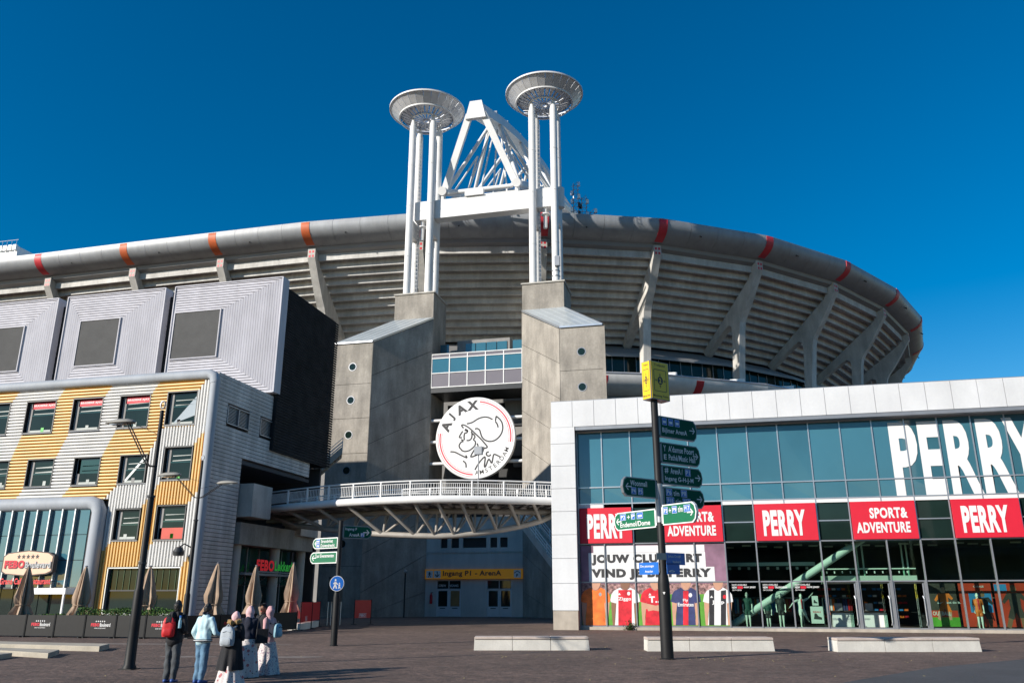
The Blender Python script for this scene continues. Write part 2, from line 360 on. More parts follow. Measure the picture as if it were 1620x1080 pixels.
# concourse glazing, soffit and lower ring canopy
for i in range(6, 14):
    sweep(i, 0, 1, [(7.4,31.65),(7.4,31.9),(12.6,34.6)], .3).build('soffit', 'rim_under', stad)
    L = (BP[i+1]-BP[i]).length; nb = 8
    for j in range(nb):
        mb = MB(); mb.poly([bowl(i, j/nb, 8.2, 28.2), bowl(i, (j+1)/nb, 8.2, 28.2), bowl(i, (j+1)/nb, 8.2, 31.8), bowl(i, j/nb, 8.2, 31.8)]); p = mb.build('concourse_pane', 'glass_dark', stad)
        mb = MB(); mb.prism([bowl(i, (j-.02)/nb, 8.1, 28.2), bowl(i, (j+.02)/nb, 8.1, 28.2), bowl(i, (j+.02)/nb, 8.1, 31.8), bowl(i, (j-.02)/nb, 8.1, 31.8)], (NB[i]*.08).to_3d()); mb.build('mullion', 'grey_metal', p)
    RING = [(1.6,27.55),(.15,27.42),(-.05,27.25),(.0,27.05),(.25,26.5),(.8,25.95),(1.6,25.5),(2.6,25.2)]
    sweep(i, 0, 1, RING, .2).build('canopy_fascia', 'white_paint', stad, smooth=50)
    sweep(i, 0, 1, [(1.5,27.55),(8.4,28.1)], .2).build('canopy_roof', 'rim_under', stad)
    sweep(i, 0, 1, [(2.6,25.15),(2.6,0)], .3).build('wall', 'wall_grey', stad)
    mb = MB(); mb.path([bowl(i, 0, 0, 27.35), bowl(i, 1, 0, 27.35)], .13, 8); mb.build('canopy_pipe', 'silver', stad, smooth=True)
for i, u in ((8, .5), (9, .35)):
    mb = MB(); mb.loft([[bowl(i, u+s, t-.02, z-.015) for t, z in RING[3:]] + [bowl(i, u+s, t+.05, z+.05) for t, z in RING[3:]][::-1] for s in (-.035, .035)]); mb.build('canopy_stripe', 'stripe_red', stad, smooth=50)
for i, u in ((9, .1), (9, .75), (10, .3)):
    mb = MB(); a = V(bowl(i, u, 1.0, 27.6)); mb.obox(a, (.9,0,0), (0,.6,0), (0,0,.28)); mb.build('roof_vent', 'white_paint', stad)
for j in range(10):
    mb = MB(); mb.poly([bowl(8, .05+.09*j, 2.57, 23.2), bowl(8, .05+.09*j+.075, 2.57, 23.2), bowl(8, .05+.09*j+.075, 2.57, 24.6), bowl(8, .05+.09*j, 2.57, 24.6)]); mb.build('window_pane', 'glass_blue', stad)
# white rooftop plant glimpsed over the far rim
o = thing('rooftop_plant', 'small white rooftop plant beyond the stadium roof at far left', 'roof plant', (-105,100,47))
MB().box(-116,-104.9,99,103,47.0,55.3).build('housing', 'white_paint', o)
for k in range(7):
    x = -110.6 + k*.9; MB().box(x-.3,x+.3,98.6,99.0,54.6,55.45).build('vent', 'white_paint', o)
    mb = MB(); mb.tube((x,98.9,55.3),(x,98.9,56.4),.05,5); mb.build('rail_post', 'silver', o)
mb = MB(); mb.tube((-111.5,98.9,56.4),(-104.9,98.9,56.4),.05,5); mb.build('rail', 'silver', o)

# ------------------------------------------------------------------ stair towers carrying the masts
CX = -23.05
def stair_tower(side, label):
    s = side  # -1 left of the entrance, +1 right
    def X(d): return CX + s*d
    t = thing('stair_tower', label, 'stair tower', (X(8), 79, 0), 'concrete stair towers flanking the entrance')
    ins, out = 4.95, 9.45
    a, b = sorted((X(ins), X(out)))
    MB().box(a, b, 80, 84.4, 0, 33.62).build('pedestal', 'concrete', t)
    MB().box(a-.12, b+.12, 79.88, 84.5, 33.62, 33.78).build('coping', 'concrete_pale', t)
    # slanting leg: parallelogram in plan, front edge at y = 75, running back at 45 degrees to the pedestal
    fi, fo = 9.75, 13.95
    core = [(X(fi-.04), 75.42), (X(fo), 75.42), (X(out+.02), 80.2), (X(ins+.06), 80.2)]
    zt = lambda y: 26.85 + (y-75.3)*(30.5-26.85)/4.7 - .25
    mb = MB(); mb.loft([[(x, y, 0) for x, y in core], [(x, y, zt(y)) for x, y in core]]); mb.build('core', 'dark_wall', t)
    # inner slanted wall, cast in slabs with joints that climb with the stairs
    dv = Vector((X(ins) - X(fi), 4.7)); Lw = dv.length; dv.normalize(); nrm = Vector((dv.y, -dv.x)) * (1 if s < 0 else -1)
    if nrm.y > 0: nrm = -nrm
    p0 = Vector((X(fi), 75.3)); rise = 3.65
    def pw(d, z, k): q = p0 + dv*d + nrm*k; return (q.x, q.y, z)
    z = 26.8
    while z > -6:
        lo = z - 3.52; g0 = .05
        q = [(0, max(lo+g0, 0)), (Lw, max(lo+rise+g0, 0)), (Lw, max(z+rise, 0)), (0, max(z, 0))]
        if z + rise > .3:
            if q[0][1] == q[3][1]: q = q[1:] if q[0][1] == 0 else q
            mb = MB(); mb.prism([pw(d, zz, .06) for d, zz in q], (-nrm*.26).to_3d()); mb.build('wall_slab', 'concrete', t)
        z -= 3.52
    # outer front wall with portholes, horizontal joints
    zs = [0, 4.6, 8.3, 11.9, 15.4, 18.95, 22.5, 26.85]
    for k in range(len(zs)-1):
        x0, x1 = sorted((X(fi), X(fo)))
        MB().box(x0, x1, 75.27, 75.5, zs[k] + (.04 if k else 0), zs[k+1]).build('wall_slab', 'concrete', t)
    xm = X((fi+fo)/2 - .0)
    for zc in (24.35, 20.85, 17.3, 13.75, 10.2, 6.7):
        mb = MB(); mb.loft([[(xm + r*math.cos(k*math.pi/12), y, zc + r*math.sin(k*math.pi/12)) for k in range(24)] for r, y in ((.44,75.4),(.44,75.24),(.36,75.24),(.36,75.4))], cap=False)
        ph = mb.build('porthole', 'grey_metal', t, smooth=True)
        mb = MB(); mb.poly([(xm + .37*math.cos(-k*math.pi/10), 75.255, zc + .37*math.sin(-k*math.pi/10)) for k in range(20)]); mb.build('pane', 'glass_dark', ph)
    # outer side wall (away from the entrance)
    mb = MB(); mb.prism([(X(fo), 75.27, 0), (X(fo), 75.27, 26.85), (X(out), 80.2, 30.4), (X(out), 80.2, 0)], (s*.2, -.0, 0)); mb.build('side_wall', 'concrete', t)
    # sloping glazed stair roof
    for k in range(5):
        u0, u1 = k/5 + .012, (k+1)/5 - .012
        e = lambda u, v: (X((fi + (fo-fi)*u)*(1-v) + (ins + (out-ins)*u)*v), 75.2 + 4.85*v, 26.95 + 3.75*v)
        mb = MB(); mb.prism([e(u0,0), e(u1,0), e(u1,1), e(u0,1)], (0,0,.1)); mb.build('roof_pane', 'glass_roof', t)
    for u in (0, 1):
        mb = MB(); mb.path([e(u,0), e(u,1)], .13, 4); mb.build('roof_edge', 'silver', t)
    mb = MB(); mb.path([e(0,0), e(1,0)], .12, 4); mb.build('roof_edge', 'silver', t)
    return t
stair_tower(-1, 'grey concrete stair tower with portholes beside the dark corrugated block')
stair_tower(1, 'sunlit concrete stair tower with sloping glazed roof behind the white shop')

# ------------------------------------------------------------------ masts with dishes
def mast(cx, label):
    cy = 82.2; t = thing('roof_mast', label, 'mast', (cx, cy, 33.7), 'four tube masts carrying dishes')
    for dx in (-1.25, 1.25):
        for dy in (-1.15, 1.15):
            mb = MB(); x, y = cx+dx, cy+dy
            mb.rev((x, y, 0), [(.5,33.7),(.5,33.95),(.41,33.96),(.41,55.3),(.36,55.5),(.14,56.5),(.0,56.55)], 20, False); tb = mb.build('mast_tube', 'steel_white', t, smooth=35)
            for z in (38.6, 44.9, 50.1): MB().rev((x, y, 0), [(.41,z),(.435,z),(.435,z+.09),(.41,z+.09)], 20).build('weld_band', 'steel_white', tb, smooth=35)
    # dish: perforated cone of panels, inner cone, hub
    n = 28
    d = MB(); d.rev((cx, cy, 0), [(4.42,58.02),(4.55,58.02),(4.55,58.2),(4.42,58.2),(4.42,58.02)], 56); dish = d.build('dish_rim', 'steel_white', t, smooth=35)
    def sect(r0, z0, r1, z1, k, n, g0, th=.05):
        a0, a1 = 2*math.pi*(k+g0)/n, 2*math.pi*(k+1-g0)/n; mb = MB()
        q = [(r0,z0,a0),(r0,z0,a1),(r1,z1,a1),(r1,z1,a0)]
        mb.prism([(cx + r*math.cos(a), cy + r*math.sin(a), z) for r, z, a in q], (0,0,th)); return mb
    for k in range(n): sect(4.43,58.06,3.3,57.02,k,n,.02).build('dish_panel', 'dish_metal', t)
    d = MB(); d.rev((cx, cy, 0), [(3.2,56.9),(3.36,56.9),(3.36,57.06),(3.2,57.06),(3.2,56.9)], 48); d.build('ring', 'steel_white', dish, smooth=35)
    for k in range(n): sect(3.22,57.35,1.85,56.78,k,n,.12).build('dish_slat', 'dish_metal', t)
    d = MB(); d.rev((cx, cy, 0), [(1.75,56.55),(1.88,56.55),(1.88,56.72),(1.75,56.72),(1.75,56.55)], 36); d.build('ring', 'steel_white', dish, smooth=35)
    for k in range(20): sect(1.76,56.68,.42,56.75,k,20,.2).build('hub_slat', 'dish_metal', t)
    d = MB(); d.rev((cx, cy, 0), [(.28,56.6),(.44,56.6),(.44,56.82),(.28,56.82),(.28,56.6)], 20); d.build('ring', 'steel_white', dish, smooth=35)
    d = MB(); d.rev((cx, cy, 0), [(3.6,57.9),(2.0,57.55)], 32); d.build('top_cone', 'grey_metal', dish)
    for k in range(8):
        a = k*math.pi/4; c0, s0 = math.cos(a), math.sin(a); a2 = a + math.pi/8
        mb = MB(); mb.tube((cx+1.8*c0,cy+1.8*s0,56.7),(cx+4.4*c0,cy+4.4*s0,58.1),.05,6); mb.tube((cx+3.25*c0,cy+3.25*s0,57.0),(cx+2.3*math.cos(a2),cy+2.3*math.sin(a2),57.7),.045,6); mb.build('dish_strut', 'steel_white', t)
    for dx in (-1.25, 1.25):
        MB().box(cx+dx-.3, cx+dx+.3, cy-1.15, cy+1.15, 41.3, 43.3).build('cross_beam', 'steel_white', t)
    mb = MB(); mb.tube((cx, cy-.2, 40.9), (cx, cy-.2, 43.4), .22, 12); mb.rev((cx, cy-.2, 0), [(0,42.5),(.5,42.5),(.5,42.62),(0,42.62)], 16); mb.build('guide_pin', 'steel_white', t, smooth=35)
    mb = MB()
    for k in range(40): mb.box(cx-.98, cx-.72, cy+.55, cy+.6, 34.4+k*.5, 34.46+k*.5)
    mb.box(cx-1.0,cx-.97,cy+.55,cy+.6,34,54.5); mb.box(cx-.73,cx-.7,cy+.55,cy+.6,34,54.5); mb.build('ladder', 'grey_metal', t, kind='stuff')
    return t
mast(-30.33, 'white four-tube mast with dish, above the shaded concrete stair tower')
m2 = mast(-15.85, 'white four-tube mast with dish, above the sunlit concrete stair tower')
mb = MB(); mb.obox((-14.35,80.5,36.2),(.28,0,0),(0,.2,0),(0,0,.55)); mb.build('control_box', 'grey_metal', m2)
for z in (34.6, 35.2): MB().rev((-14.6,81.05,0), [(.42,z),(.46,z),(.46,z+.12),(.42,z+.12)], 16).build('clamp', 'grey_metal', m2)

# ------------------------------------------------------------------ roof truss on the portal beam
t = thing('roof_truss', 'white triangular arched roof truss rising between the two dish masts', 'roof truss', (-23.9,83,45.7))
MB().box(-31.2,-14.6,81.55,82.85,43.35,45.65).build('portal_beam', 'steel_white', t)
mb = MB(); mb.rev((-14.2,82.2,0), [(0,43.3),(.5,43.3),(.5,45.7),(0,45.7)], 16); mb.build('beam_end', 'steel_white', t, smooth=35)
MB().box(-25.1,-22.9,81.3,81.9,45.65,46.4).build('bearing_box', 'steel_white', t)
LX, RX, AX = -28.4, -19.4, -23.9
for x in (LX, RX):
    mb = MB(); mb.tube((x, 82.9, 47.5), (x, 84.2, 48.0), .52, 20); mb.build('flange', 'steel_white', t, smooth=35)
    mb = MB(); mb.tube((x, 83.5, 45.6), (x, 83.5, 47.2), .22, 10, .3); mb.build('bearing_post', 'steel_white', t)
    mb = MB(); mb.path([(x, y, z) for y, z in ((83.2,47.5),(91,51.2),(98.9,54.6),(113.8,60.3),(128,65),(154,71),(190,74))], .45, 12); mb.build('bottom_chord', 'steel_white', t, smooth=35)
TOP = ((81.2,57.0),(91,61.2),(101,64.8),(109,67.4),(119.5,70.4),(130,72.6),(154,76.5),(190,78))
mb = MB(); mb.loft([[(AX-1.0,y,z-.9),(AX+1.0,y,z-.9),(AX+.75,y,z+.55),(AX-.75,y,z+.55)] for y, z in TOP]); mb.build('top_chord', 'steel_white', t)
mb = MB(); mb.prism([(AX-1.25,81.1,55.6),(AX+1.25,81.1,55.6),(AX+.72,81.1,57.9),(AX-.72,81.1,57.9)], (0,.5,0)); mb.build('apex_plate', 'steel_white', t)
def bar(p, q, w, h, name='diagonal', m='steel_white'):
    p, q = V(p), V(q); d = (q-p).normalized(); u = Vector((1,0,0)); u = (u - d*u.dot(d)).normalized(); v = d.cross(u)
    mb = MB(); mb.loft([[c + u*w*a + v*h*b for a, b in ((-.5,-.5),(.5,-.5),(.5,.5),(-.5,.5))] for c in (p, q)]); mb.build(name, m, t)
for x in (LX, RX): bar((AX + (-.85 if x == LX else .85), 81.5, 56.3), (x + (.2 if x == LX else -.2), 83.4, 47.8), .78, .5, 'portal_leg')
mb = MB(); mb.tube((LX+.5,83.4,47.4),(RX-.5,83.4,47.4),.27,12); mb.build('tie_tube', 'steel_white', t, smooth=35)
mb = MB(); mb.tube((LX+.5,85.2,47.6),(RX-.5,85.2,47.6),.16,8); mb.build('tie_tube', 'steel_white', t, smooth=35)
def lerp1(tab, y):
    for (a, b), (c, d) in zip(tab, tab[1:]):
        if a <= y <= c: return b + (d-b)*(y-a)/(c-a)
BOT = ((83.2,47.5),(91,51.2),(98.9,54.6),(113.8,60.3),(128,65),(154,71),(190,74))
bot_nodes = (84.5, 96, 108, 121, 135, 150); top_nodes = (90, 102, 114.5, 128, 142)
for x in (LX, RX):
    for k, y in enumerate(top_nodes):
        tz = lerp1(TOP, y) - .6
        for yb in (bot_nodes[k], bot_nodes[k+1]):
            mb = MB(); mb.tube((AX + (.6 if x == RX else -.6), y, tz), (x, yb, lerp1(BOT, yb)), .24, 10); mb.build('diagonal', 'steel_white', t, smooth=35)
for k, y in enumerate(bot_nodes[1:]):
    mb = MB(); mb.tube((LX, y, lerp1(BOT, y)), (RX, y, lerp1(BOT, y)), .22, 8); mb.build('tie_tube', 'steel_white', t, smooth=35)
    y0 = bot_nodes[k]; mb = MB(); mb.tube((LX, y0, lerp1(BOT, y0)), (RX, y, lerp1(BOT, y)), .16, 8); mb.build('tie_tube', 'steel_white', t, smooth=35)
for x in (LX, RX):     # lighter secondary members of the front bays
    for y0, y1 in ((84.5, 90), (96, 90), (96, 102), (108, 102)):
        p = V(AX*.5+x*.5, y1, (lerp1(TOP, y1)+lerp1(BOT, y1))/2); mb = MB(); mb.tube(p, (x, (y0+y1)/2, lerp1(BOT, (y0+y1)/2)), .12, 8); mb.build('secondary_bar', 'steel_white', t, smooth=35)
for k in range(4):     # vertical hangers inside the portal
    f = (k+1)/5; mb = MB(); mb.tube((LX+(RX-LX)*f, 86, 47.5), (AX + (LX+(RX-LX)*f-AX)*.25, 90.5, 59.6), .11, 8); mb.build('hanger', 'steel_white', t, smooth=35)
mb = MB(); mb.tube((LX+.5,83.9,46.6),(RX-.5,83.9,46.6),.1,8); mb.build('cable_duct', 'grey_metal', t)
for k in range(9):
    x = LX+1.0+k*.85; MB().box(x-.12,x+.12,82.9,83.1,45.66,45.95).build('bolt_plate', 'grey_metal', t)
for y in (90, 96, 104):   # cable tray and fittings along the ridge
    z = lerp1(TOP, y); mb = MB(); mb.obox((AX, y, z+.85), (.35,0,0), (0,.3,0), (0,0,.3)); mb.build('ridge_fitting', 'grey_metal', t)
ga = thing('antenna_rack', 'grey rack of antennas and ladders standing at the roof edge behind the mast', 'antenna rack', (-14.2,96,47.2))
rnd = random.Random(3)
for j in range(3):
    x, y, zt = -14.5 + j*1.0, 96 + .5*j, 53.6 - j*1.9
    for dx in (-.3, .3): mb = MB(); mb.tube((x+dx, y, 46.5), (x+dx, y, zt), .06, 6); mb.build('pole', 'grey_metal', ga)
    z = 47.2
    while z < zt:
        mb = MB(); mb.tube((x-.55, y, z), (x+.55, y, z), .04, 5); mb.build('rung', 'silver', ga)
        mb = MB(); mb.tube((x-.3, y, z), (x+.3, y, z+.6), .03, 5); mb.build('lattice_bar', 'grey_metal', ga)
        if rnd.random() < .7: q = x + rnd.choice((-.5, .45)); MB().box(q-.16, q+.16, y-.2, y+.1, z-.1, z+.45).build('antenna', rnd.choice(('silver', 'dark_metal', 'white_paint')), ga)
        z += .6
for z in (48.3, 49.2): mb = MB(); mb.tube((-15.3,95.9,z),(-11.4,97.6,z-1.0),.05,6); mb.build('rail', 'grey_metal', ga)

# ------------------------------------------------------------------ glazed walkway between the stair towers
t = thing('glazed_walkway', 'glazed walkway box hanging between the concrete towers above the round emblem', 'walkway', (CX,81,22.8))
x0, x1 = -27.98, -18.12
MB().box(x0,x1,80.05,84.3,22.86,26.45).build('core', 'dark_wall', t)
for k in range(5):
    a, b = x0 + (x1-x0)*k/5, x0 + (x1-x0)*(k+1)/5
    for z0, z1, m in ((22.9,24.35,'panel_mauve'),(24.45,26.0,'glass_blue'),(26.08,26.42,'panel_mauve')):
        MB().box(a+.05,b-.05,79.98,80.04,z0,z1).build('pane', m, t)
for k in range(6):
    a = x0 + (x1-x0)*k/5; MB().box(a-.05 if k else a,a+.05 if k < 5 else a,79.93,80.03,22.86,26.5).build('mullion', 'white_paint', t)
for z in (22.84,24.38,26.02,26.46): MB().box(x0,x1,79.91,80.02,z,z+.09).build('transom', 'white_paint', t)
MB().box(x0,x1,79.9,84.3,22.3,22.8).build('soffit', 'dark_metal', t)
MB().box(-26.3,-20.3,83.5,86,26.5,29.0).build('upper_core', 'wall_grey', t)
for k in range(4): MB().box(-25.3+k*1.2,-24.2+k*1.2,83.42,83.49,27.0,28.6).build('pane', 'glass_blue', t)
for xx in (-27.4,-19.2):
    MB().box(xx-.5,xx+.5,82.4,82.46,26.5,28.3).build('pane', 'glass_blue', t)

# ------------------------------------------------------------------ recess behind the emblem, entrance hall
h = thing('entrance_hall', 'shaded grey concrete entrance hall with white doors under the footbridge', 'entrance hall', (CX,80,0))
XL, XR = -28.0, -18.1
def holes_wall(y0, y1, x0, x1, z0, z1, rects, name, m, par):
    xs = sorted({x0, x1, *[r[0] for r in rects], *[r[1] for r in rects]}); 
    for a, b in zip(xs, xs[1:]):
        cuts = sorted([(r[2], r[3]) for r in rects if r[0] <= a and r[1] >= b]); z = z0
        for c, d in cuts + [(z1, z1)]:
            if c - z > .01: MB().box(a, b, y0, y1, z, c).build(name, m, par)
            z = d
DR = [(-26.8,-24.3,0,3.4),(-21.7,-19.25,0,3.4)]
WR = [(-26.5,-25.8,6.45,7.4),(-25.4,-24.6,6.45,7.4),(-24.2,-21.8,6.45,7.4),(-21.4,-20.7,6.45,7.4),(-20.4,-19.65,6.45,7.4)]
holes_wall(80.0, 80.4, XL, XR, 0, 9.0, DR + WR, 'wall', 'hall_wall', h)
MB().box(XL,XR,80.0,86,9.0,9.4).build('roof', 'concrete_pale', h)
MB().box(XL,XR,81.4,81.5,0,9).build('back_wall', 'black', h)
MB().box(XL,XR,79.94,80,5.95,6.1).build('string_course', 'concrete_pale', h)
for a, b, c, d in DR:
    m_ = (a+b)/2
    for xx0, xx1 in ((a, m_), (m_, b)):
        brown = (a < -25 and xx0 == m_)
        dr = MB().box(xx0+.03,xx1-.03,80.08,80.16,.02,.95).build('door', 'door_white', h)
        for q in ((xx0+.03,xx0+.16,.95,2.4),(xx1-.16,xx1-.03,.95,2.4),(xx0+.03,xx1-.03,2.4,2.52)): MB().box(q[0],q[1],80.08,80.16,q[2],q[3]).build('door_frame', 'door_white', dr)
        MB().box(xx0+.16,xx1-.16,80.11,80.13,.95,2.4).build('door_pane', 'door_brown' if brown else 'glass_dark', dr)
        MB().box(xx0+.35,xx1-.35,80.05,80.085,.75,.83).build('letter_slot', 'dark_metal', dr)
        MB().box(xx0+.1,xx1-.1,80.1,80.13,2.62,3.32).build('transom_pane', 'glass_dark', dr)
    for q in ((a,a+.06),(m_-.04,m_+.04),(b-.06,b)): MB().box(q[0],q[1],80.02,80.1,0,3.4).build('door_post', 'door_white', h)
    MB().box(a,b,80.02,80.1,2.52,2.6).build('door_head', 'door_white', h); MB().box(a,b,80.02,80.1,3.34,3.4).build('door_head', 'door_white', h)
put_text('CREW   INGANG', (-26.6,80.06,2.78), (1,0,0), (0,0,1), .22, 'white_print', h, w=2.0)
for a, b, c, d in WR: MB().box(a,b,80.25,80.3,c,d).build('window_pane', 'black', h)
rec = thing('recess_wall', 'added wall with ledges, coloured dark for the shaded recess behind the round white emblem', 'wall', (CX,86,9.4))
MB().box(-28.05,-18.05,86.0,86.4,9.4,22.3).build('back_panel', 'dark_wall', rec)  # added panel; the shade of the recess is put into its dark colour
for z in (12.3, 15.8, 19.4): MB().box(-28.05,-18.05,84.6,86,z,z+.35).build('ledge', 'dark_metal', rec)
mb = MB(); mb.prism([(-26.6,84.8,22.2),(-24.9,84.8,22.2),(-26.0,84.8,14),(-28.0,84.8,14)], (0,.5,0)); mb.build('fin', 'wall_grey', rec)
mb = MB(); mb.prism([(-21.2,84.8,22.2),(-18.3,84.8,22.2),(-18.3,84.8,15),(-20.2,84.8,15)], (0,.5,0)); mb.build('fin', 'wall_grey', rec)
s_ = thing('entrance_sign', 'orange sign reading Ingang P1 above the white doors', 'sign', (CX,79.8,3.5))
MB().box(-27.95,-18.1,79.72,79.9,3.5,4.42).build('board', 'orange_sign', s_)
put_text('Ingang P1 - ArenA', (-26.1,79.71,3.66), (1,0,0), (0,0,1), .62, 'ink', s_, w=5.9, bold=.03)
for xx in (-27.8,-27.02,-18.95): MB().box(xx,xx+.68,79.70,79.72,3.6,4.3).build('pictogram_plate', 'white_print', s_)
mb = MB(); f2 = lambda a, b: (a, 79.69, b)
ribbon(mb, [(-26.68,4.22),(-26.68,3.72)], .09, f2); ribbon(mb, [(-26.9,3.95),(-26.68,3.7),(-26.46,3.95)], .09, f2)
ribbon(mb, [(-27.46,4.12),(-27.46,3.9)], .12, f2); ribbon(mb, [(-27.46,3.92),(-27.6,3.66)], .06, f2); ribbon(mb, [(-27.46,3.92),(-27.34,3.66)], .06, f2); ribbon(mb, [(-27.46,4.2),(-27.46,4.14)], .1, f2); ribbon(mb, [(-27.62,3.95),(-27.46,4.08),(-27.3,3.95)], .05, f2)
ribbon(mb, [(-18.92,4.02),(-18.61,4.22),(-18.3,4.02)], .07, f2); mb.build('pictogram', 'ink', s_); put_text('P', (-18.72,79.69,3.66), (1,0,0), (0,0,1), .3, 'ink', s_, bold=.03)
fe = thing('fire_extinguisher', 'red fire extinguisher cabinet on the wall beside the white doors', 'extinguisher', (-27.3,79.9,1.3))
mb = MB(); mb.rev((-27.3,79.85,0), [(0,1.2),(.13,1.2),(.14,1.3),(.14,1.95),(.06,2.1),(.05,2.2),(0,2.2)], 14); mb.build('cylinder_body', 'red_paint', fe, smooth=35)
mb = MB(); mb.box(-27.36,-27.1,79.82,79.88,2.2,2.26); mb.build('handle', 'black_paint', fe)
lp = thing('bollard_lamp', 'slim dark lamp post standing before the shaded entrance wall', 'lamp post', (-28.6,76,0))
mb = MB(); mb.tube((-28.6,76,0),(-28.6,76,4.0),.07,8); mb.build('pole', 'black_paint', lp, smooth=35)
mb = MB(); mb.rev((-28.6,76,0), [(0,3.95),(.22,4.0),(.24,4.1),(.1,4.3),(0,4.3)], 14); mb.build('lamp_head', 'lamp_grey', lp, smooth=35)

# ------------------------------------------------------------------ round emblem
em = thing('round_emblem', 'large round white club emblem with helmeted head drawn in black lines', 'emblem', (-22.95,79.6,17.3))
EY = 79.5; ec = (-22.95, 17.28); ER = 4.2
mb = MB(); mb.loft([[(ec[0]+r*math.cos(a), y, ec[1]+r*math.sin(a)) for a in (k*math.pi/36 for k in range(72))] for r, y in ((ER,EY+.45),(ER,EY+.05),(ER-.05,EY))]); mb.build('disc', 'logo_white', em, smooth=35)
for z in (14.9, 17.15, 19.4): 
    mb = MB(); mb.tube((-28.0,EY+.9,z),(-18.1,EY+.9,z),.17,10); mb.build('mounting_pipe', 'steel_white', em, smooth=35)
def z5(x, y, dy=.012): p = at(640 + x/6, 600 + y/6, EY); return (p[0], EY - dy, p[1])
def stroke(pts, w=.15, m='ink', sm=True, name='emblem_line'):
    q = [Vector((z5(*p)[0], z5(*p)[2])) for p in pts]; mb = MB(); ribbon(mb, smooth2(q) if sm else q, w, lambda a, b: (a, EY-.012, b)); mb.build(name, m, em)
for pts in ([(590,420),(640,408),(700,372),(750,357),(795,360),(835,380)],
            [(560,462),(543,440),(548,430),(575,436),(620,465),(668,510),(720,560),(760,605),(785,640),(760,652),(748,640)],
            [(668,470),(690,465),(712,480),(722,510),(735,545),(765,575),(810,587),(860,575),(905,535),(930,480),(928,420),(905,378),(870,347)],
            [(870,347),(862,395)], [(862,398),(880,425),(888,455)],
            [(552,490),(520,545),(545,552)], [(575,470),(598,485),(590,505),(572,510),(565,540),(568,575)], [(570,480),(600,490)],
            [(535,570),(560,578)], [(588,578),(615,576),(636,555),(640,515),(632,490)],
            [(560,588),(540,592),(520,620),(522,645),(535,660),(548,675),(575,682),(610,675),(640,655),(668,625),(672,590),(655,570),(668,545),(655,520),(640,515)],
            [(690,605),(700,640)], [(435,685),(480,690),(530,715),(590,742),(580,718)],
            [(665,662),(628,733),(688,715)], [(555,772),(580,795),(585,835)], [(740,690),(752,655)],
            [(820,712),(800,726),(778,715),(780,694),(800,685)],
            [(668,857),(700,800),(745,745),(765,740),(758,820),(770,822),(800,755),(828,792),(845,715),(870,715),(908,735)]):
    stroke(pts)
for rr, w in ((.86,.028),(.905,.10),(.955,.028)):
    for a0, a1 in ((-9,83),(171,267)):
        q = [(ec[0]+ER*(rr-.015)*math.cos(R(a)), ec[1]+ER*(rr-.015)*math.sin(R(a))) for a in [a0+(a1-a0)*k/40 for k in range(41)]]
        mb = MB(); ribbon(mb, q, w*1.3, lambda a, b: (a, EY-.012, b)); mb.build('emblem_ring', 'logo_red', em)
def arc_text(s, angs, rad, h, bold, out):
    for ch, a in zip(s, angs):
        a = R(a); up = Vector((math.cos(a), 0, math.sin(a))); 
        if not out: up = -up
        right = Vector((up.z, 0, -up.x)); o = Vector((ec[0] + rad*math.cos(a), EY-.013, ec[1] + rad*math.sin(a))); put_text(ch, o, right, up, h, 'ink', em, bold=bold, align='C', squeeze=1.05)
arc_text('AJAX', (157,138,117,95), 2.86, 1.0, .05, True)
arc_text('AMSTERDAM', [-86+8.0*k for k in range(9)], 3.78, .42, .006, False)

# ------------------------------------------------------------------ curved footbridge
fb = thing('footbridge', 'curved white steel footbridge with railing and truss crossing before the entrance', 'footbridge', (-19,50,7.3))
KB = .82
DK = [p*KB for p in smooth2([(-40.5,66.2),(-37.84,64.62),(-32.36,62.02),(-27.54,60.55),(-22.82,59.95),(-19.87,60.16),(-17.13,60.95),(-14.42,62.12),(-11.94,63.38),(-10.6,64.2)], 6)]
ZD = 7.6
def dkn(i):
    t = (DK[min(i+1, len(DK)-1)] - DK[max(i-1, 0)]).normalized(); return Vector((-t.y, t.x))
nd = len(DK)
def off(o, z): return [(DK[i].x+dkn(i).x*o, DK[i].y+dkn(i).y*o, z) for i in range(nd)]
WB = 3.7
mb = MB(); mb.path(off(0, ZD), .25, 16); mb.build('edge_tube', 'steel_white', fb, smooth=True)
mb = MB(); mb.loft([[off(.1, 0)[i][:2] + (ZD,), off(.1, 0)[i][:2] + (ZD+.2,), off(WB, 0)[i][:2] + (ZD+.2,), off(WB, 0)[i][:2] + (ZD,)] for i in range(nd)]); mb.build('deck', 'grey_metal', fb)
mb = MB(); mb.path(off(WB, ZD+.04), .24, 10); mb.build('edge_tube', 'steel_white', fb, smooth=True)
mb = MB(); mb.path(off(2.2, ZD-.5), .2, 10); mb.build('mid_chord', 'truss_grey_brown', fb, smooth=True)
for o_ in (0.0, WB):
    q = [Vector(p[:2]) for p in off(o_, 0)]
    mb = MB(); mb.path([(p.x, p.y, ZD+1.17) for p in q], .05, 8); mb.build('handrail', 'steel_white', fb, smooth=True)
    for z in (ZD+.38, ZD+1.0): mb = MB(); mb.path([(p.x, p.y, z) for p in q], .022, 6); mb.build('rail', 'steel_white', fb)
    acc = 0.; bal = MB()
    for i in range(nd-1):
        a, b = q[i], q[i+1]; L = (b-a).length; k = max(1, int(L/.125))
        for j in range(k):
            p = a.lerp(b, j/k); acc += L/k
            if acc > 1.92:
                acc = 0.; m1 = MB(); m1.obox((p.x, p.y, ZD+.58), (.045,0,0), (0,.045,0), (0,0,.6)); m1.build('railing_post', 'steel_white', fb)
            else: bal.box(p.x-.013, p.x+.013, p.y-.013, p.y+.013, ZD+.38, ZD+1.0)
    bal.build('balusters', 'steel_white', fb, kind='stuff')
